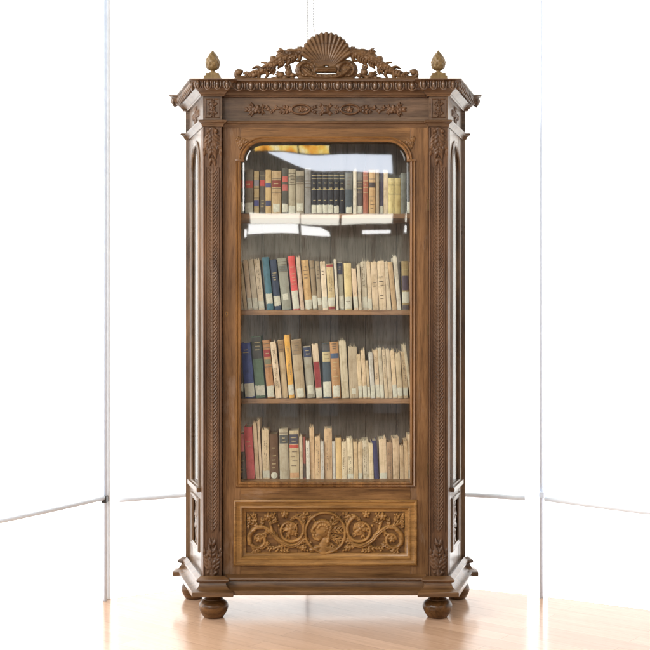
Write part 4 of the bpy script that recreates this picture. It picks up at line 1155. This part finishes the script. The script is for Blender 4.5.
# ------------------------------------------------------------------ room: floor, bay of windows, blinds
BAY = [(-2.25, -1.22), (-1.0, .37), (-.09, .92), (.99, .43), (2.75, -.60)]
fpoly = [(-9, -10), (9, -10), (9, -4.3)] + BAY[::-1] + [(-9, -9.5)]
def floor_mat():
    t = NT('parquet')
    tc = t.n('ShaderNodeTexCoord'); mp = t.n('ShaderNodeMapping'); mp.inputs['Rotation'].default_value = (0, 0, R(38)); mp.inputs['Scale'].default_value = (1, 1, 1)
    t.l(tc.outputs['Object'], mp.inputs[0])
    br = t.n('ShaderNodeTexBrick', offset=.37); t.l(mp.outputs[0], br.inputs['Vector'])
    br.inputs['Scale'].default_value = 1.0; br.inputs['Brick Width'].default_value = 1.15; br.inputs['Row Height'].default_value = .098; br.inputs['Mortar Size'].default_value = .0011
    br.inputs['Color1'].default_value = (.47, .30, .195, 1); br.inputs['Color2'].default_value = (.565, .372, .25, 1); br.inputs['Mortar'].default_value = (.33, .195, .12, 1)
    br.inputs['Mortar Smooth'].default_value = .3
    m2 = t.n('ShaderNodeMapping'); m2.inputs['Scale'].default_value = (3, 42, 1); t.l(mp.outputs[0], m2.inputs[0])
    n = t.n('ShaderNodeTexNoise', i_Scale=1.0, i_Detail=7.0, i_Roughness=.65, i_Distortion=.8); t.l(m2.outputs[0], n.inputs['Vector'])
    g = t.ramp(n.outputs['Fac'], [(.3, (.80, .77, .74)), (.7, (1.10, 1.08, 1.07))])
    c = t.mix(.8, br.outputs['Color'], g, 'MULTIPLY')
    n2 = t.n('ShaderNodeTexNoise', i_Scale=5.0, i_Detail=6.0, i_Roughness=.7); t.l(tc.outputs['Object'], n2.inputs['Vector'])
    b = t.n('ShaderNodeBsdfPrincipled')
    t.l(c, b.inputs['Base Color']); t.l(t.ramp(n2.outputs['Fac'], [(.3, (.13,) * 3), (.72, (.24,) * 3)]), b.inputs['Roughness'])
    bp = t.n('ShaderNodeBump', i_Strength=.12, i_Distance=.002); t.l(br.outputs['Fac'], bp.inputs['Height']); bp.invert = True; t.l(bp.outputs[0], b.inputs['Normal'])
    t.l(b.outputs[0], t.out.inputs[0]); return t.m
bm = bmesh.new(); add_prism(bm, fpoly, -.06, 0); fl = bm_obj('floor', bm, floor_mat(), None); tag(fl, kind='structure')

FAB_L = sheer_mat('blind_fabric_sunlit', (.90, .90, .89), 0, diff=.12); FAB_R = sheer_mat('blind_fabric', (.90, .90, .87), 0, diff=.12)
CLEAR = glass_mat('window_glass', (.97, .98, .98), .05); FROST = sheer_mat('frosted_glass', (.72, .71, .70), .32, diff=.1)
def facet(P, Q, g0, g1, fab, gl, zhem, blabel, wlabel, sag):
    P, Q = Vector(P), Vector(Q); t = (Q - P).normalized(); L = (Q - P).length
    nrm = Vector((t.y, -t.x))     # room side (towards the camera)
    if nrm.y > 0: nrm = -nrm
    def m(u, h, z): v = P + t * u + nrm * h; return Vector((v.x, v.y, z))
    c = P + t * L / 2
    b = empty('roller_blind', (0, 0, 0)); tag(b, blabel, 'roller blind', 'white roller blinds')
    a0, a1 = g0, L - g1
    bm = bmesh.new(); n = 24; zt_ = 3.0
    def hem(u): return zhem - sag * math.sin(math.pi * (u - a0) / (a1 - a0))
    for hh in (.030, .0305):
        pass
    rows = [[bm.verts.new(m(a0 + (a1 - a0) * q / n, .03 + .004 * math.sin(q * .9), z if z else hem(a0 + (a1 - a0) * q / n))) for q in range(n + 1)] for z in (0, 1.2, 2.2, zt_)]
    for r0, r1 in zip(rows, rows[1:]):
        for q in range(n): bm.faces.new((r0[q], r0[q + 1], r1[q + 1], r1[q]))
    f = bm_obj('blind_fabric', bm, fab, b, smooth=True)
    bm = bmesh.new(); tube(bm, [m(a0 + (a1 - a0) * q / n, .031, hem(a0 + (a1 - a0) * q / n)) for q in range(n + 1)], .011, 10); bm_obj('hem_bar', bm, HEM, b, smooth=True)
    bm = bmesh.new(); tube(bm, [m(a0 - .01, .045, zt_ + .02), m(a1 + .01, .045, zt_ + .02)], .03, 16); bm_obj('roller_tube', bm, WHITE, b, smooth=True)
    w = empty('window', (0, 0, 0)); tag(w, wlabel, 'window', 'tall bay windows')
    bm = bmesh.new(); add_box(bm, a0, a1, -.012, -.006, .0006, 3.08, m, 0); bm_obj('window_glass', bm, gl, w)
    bm = bmesh.new(); add_box(bm, a0 - .004, a1 + .004, -.03, .008, 3.08, 3.12, m, .002); bm_obj('top_rail', bm, WHITE, w)
facet(BAY[0], BAY[1], .02, .045, FAB_L, CLEAR, .470, 'white roller blind at the far left, its sagging hem reaching the grey post', 'clear window pane under the far left roller blind', .030)
facet(BAY[1], BAY[2],   .05, .003, FAB_L, FROST, .452, 'white roller blind between the thin grey post and the bookcase', 'milky window pane between the grey post and the bookcase', .004)
facet(BAY[2], BAY[3], .003, .06, FAB_R, FROST, .452, 'white roller blind behind the bookcase, ending at the white post', 'milky window pane between the bookcase and the white post', .004)
facet(BAY[3], BAY[4], .035, .02, FAB_R, FROST, .455, 'white roller blind at the far right with a pale hem bar', 'milky window pane under the far right roller blind', .028)
def post(p, r, mat, label, brz, brmat, wide=None):
    o = empty('window_post', (p[0], p[1], 0)); tag(o, label, 'post')
    bm = bmesh.new(); lathe(bm, [(r, 0), (r, 3.12)], 20); bm_obj('tube', bm, mat, o, smooth=True).location = (0, -.035, 0)
    if brz:
        bm = bmesh.new(); add_box(bm, -.013, .010, -.060, -.012, brz - .014, brz + .014, bev=.003); bm_obj('blind_bracket', bm, brmat, o)
    if wide:
        bm = bmesh.new(); add_box(bm, -wide, wide, -.01, .03, 0, 3.12, bev=.003); bm_obj('mullion', bm, WHITE, o)
    return o
post(BAY[1], .009, GREY, 'thin pale grey post with a small bracket, left of the bookcase', .462, DARK, .016)
post(BAY[3], .008, GREY, 'thin white post with a small bracket, right of the bookcase', .475, GREY)
post((BAY[2][0], BAY[2][1] + .09), .010, GREY, 'slim grey post behind the bookcase where two blinds meet', None, None)
# blind cords hanging behind the crest
def cord(x, z0, knob, label):
    o = empty('blind_cord', (x, BAY[2][1] - .09, z0)); tag(o, label, 'cord', 'blind cords above the bookcase')
    bm = bmesh.new(); z = 0.0; H = 3.0 - z0
    tube(bm, [(0, 0, 0), (.001, 0, H * .5), (0, 0, H)], .0022, 8)
    while z < H:
        bmesh.ops.create_uvsphere(bm, u_segments=8, v_segments=6, radius=.0042, matrix=Matrix.Translation((0, 0, z))); z += .013
    bm_obj('bead_chain', bm, CORDM, o, smooth=True)
    if knob:
        bm = bmesh.new(); lathe(bm, [(.002, -.03), (.007, -.026), (.008, -.012), (.004, 0), (.002, .003)], 16); bm_obj('knob', bm, WHITE, o, smooth=True)
cw = (5 + BAY[2][1] - .09) / D
cord((307 - CX) / S * cw, Zp(60, BAY[2][1] - .09), False, 'beaded grey cord hanging down behind the shell crest')
cord((313.6 - CX) / S * cw, Zp(27, BAY[2][1] - .09), True, 'short grey cord ending in a knob just above the shell crest')

# ------------------------------------------------------------------ what the door glass mirrors: windows across the room and added glowing panels
YR = -9.0; gk = (D + DF + (DF - YR)) / (D + DF)
def MX(px): return (px - CX) / S * (1 + DF / D) * gk
def MZ(py): return HC + (HOR - py) / S * (1 + DF / D) * gk
def far_lit_panes(name, label, polys, frame=None):
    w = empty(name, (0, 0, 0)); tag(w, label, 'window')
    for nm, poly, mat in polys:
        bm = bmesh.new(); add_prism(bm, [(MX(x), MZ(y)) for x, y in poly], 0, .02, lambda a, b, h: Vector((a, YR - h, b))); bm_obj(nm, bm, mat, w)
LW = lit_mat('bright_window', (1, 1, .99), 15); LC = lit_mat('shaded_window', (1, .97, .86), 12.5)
LD = lit_mat('veil_glow', (.82, .85, .74), .95)  # dim glow for panels added to veil the door glass
LB = lit_mat('ceiling_glow', (.83, .89, 1), 13)  # added glow standing in for the white vaulted ceiling in the reflection
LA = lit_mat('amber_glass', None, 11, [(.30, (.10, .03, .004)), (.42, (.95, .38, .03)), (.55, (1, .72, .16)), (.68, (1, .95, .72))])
def rect(x0, x1, y0, y1): return [(x0, y0), (x1, y0), (x1, y1), (x0, y1)]
far_lit_panes('window_band', 'long bright window mirrored low in the top of the bookcase door', [
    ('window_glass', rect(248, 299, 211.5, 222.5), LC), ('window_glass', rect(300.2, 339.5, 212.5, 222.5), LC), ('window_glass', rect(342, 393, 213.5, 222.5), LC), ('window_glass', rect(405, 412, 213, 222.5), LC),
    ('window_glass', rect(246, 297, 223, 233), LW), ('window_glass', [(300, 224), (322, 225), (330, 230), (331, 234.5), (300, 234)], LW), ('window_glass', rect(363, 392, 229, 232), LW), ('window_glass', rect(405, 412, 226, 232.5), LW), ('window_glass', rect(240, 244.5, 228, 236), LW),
    ('veil_panel', rect(246, 300, 234.5, 254), LD), ('veil_panel', rect(304, 332, 236, 258), LD), ('veil_panel', rect(337, 373, 236, 262), LD), ('veil_panel', rect(377, 403, 235, 264), LD), ('veil_panel', rect(330, 404, 174, 181), LD)])
LG = lit_mat('ghost_glow', (.90, .93, .95), .55)  # faint glow for panels added as ghost reflections over the lower shelves
far_lit_panes('ghost_panels', 'pale added glow panels faintly mirrored in the lower glass of the bookcase door', [
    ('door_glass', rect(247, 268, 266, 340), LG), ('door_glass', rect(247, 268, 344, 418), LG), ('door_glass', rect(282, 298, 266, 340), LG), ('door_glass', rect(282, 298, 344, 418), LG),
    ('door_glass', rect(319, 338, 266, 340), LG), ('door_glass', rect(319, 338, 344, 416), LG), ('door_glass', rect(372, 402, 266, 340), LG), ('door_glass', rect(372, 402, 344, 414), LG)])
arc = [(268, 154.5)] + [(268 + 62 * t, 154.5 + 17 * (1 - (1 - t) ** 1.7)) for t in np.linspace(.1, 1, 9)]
far_lit_panes('ceiling_glow_panel', 'white curved glowing stand-in for the ceiling mirrored across the top of the bookcase door', [('window_glass', arc + [(393, 172.5), (393, 153.5)], LB)])
far_lit_panes('stained_glass_window', 'amber stained glass strip mirrored at the top of the bookcase door', [('window_glass', rect(256, 297, 138, 153), LA), ('window_glass', rect(298.5, 328, 138, 152.5), LA)])

# ------------------------------------------------------------------ light
def area(name, loc, target, sx, sy, power, col=(1, 1, 1)):
    l = bpy.data.lights.new(name, 'AREA'); l.shape = 'RECTANGLE'; l.size = sx; l.size_y = sy; l.energy = power; l.color = col
    o = bpy.data.objects.new(name, l); COL.objects.link(o); o.location = loc
    o.rotation_euler = (Vector(target) - Vector(loc)).to_track_quat('-Z', 'Y').to_euler()
    return o
RAD_L, RAD_R = 5.2, 4.2
# overcast white sky outside the two halves of the bay
def sky(P, Q, strength):
    t = NT('bright_sky'); e = t.n('ShaderNodeEmission', i_Strength=strength); e.inputs[0].default_value = (.985, .995, 1, 1); t.l(e.outputs[0], t.out.inputs[0])
    bm = bmesh.new(); n = 12; r = []
    for z in (-3.5, 8.0):
        row = []
        for q in range(n + 1):
            f = q / n; x = P[0] + (Q[0] - P[0]) * f; y = P[1] + (Q[1] - P[1]) * f; b = math.sin(math.pi * f) * .8
            row.append(bm.verts.new((x * (1 + .12 * b), y + b, z)))
        r.append(row)
    for q in range(n): bm.faces.new((r[0][q], r[0][q + 1], r[1][q + 1], r[1][q]))
    o = bm_obj('sky', bm, t.m, None); tag(o, kind='structure')
sky((-7.5, -2.2), (-.09, 4.2), RAD_L)
sky((-.088, 4.2), (7.5, -1.4), RAD_R)
# soft daylight from the room behind the photographer
area('room_light', (-3.6, -6.2, 3.6), (0, 0, 1.2), 3.2, 2.6, 300, (1, .98, .95))
area('room_light_far', (3.6, -6.2, 3.6), (0, 0, 1.1), 3.2, 2.6, 90, (1, .98, .95))
area('relief_key_light', (-4.6, -3.4, 4.2), (0, 0, 1.2), 1.4, 1.4, 300, (1, .98, .95))  # added key lamp, raking across the carvings for relief
w = bpy.data.worlds.new('World'); scene.world = w; w.use_nodes = True
bg = w.node_tree.nodes['Background']; bg.inputs[0].default_value = (1, .985, .96, 1); bg.inputs[1].default_value = .22

# ------------------------------------------------------------------ camera
cam = bpy.data.cameras.new('camera'); co = bpy.data.objects.new('camera', cam); COL.objects.link(co)
co.location = (0, -D, HC); co.rotation_euler = (R(90), 0, 0)
cam.sensor_width = 36; cam.lens = 36 * S * D / 650; cam.shift_y = -17 / 650; cam.shift_x = -.5 / 650
cam.clip_end = 200; scene.camera = co
scene.render.resolution_x = scene.render.resolution_y = 1024
scene.view_settings.view_transform = 'Standard'; scene.view_settings.look = 'None'; scene.view_settings.exposure = 0; scene.view_settings.gamma = 1
scene.cycles.max_bounces = 10; scene.cycles.transparent_max_bounces = 16
scene.cycles.use_denoising = True
scene.cycles.caustics_reflective = True
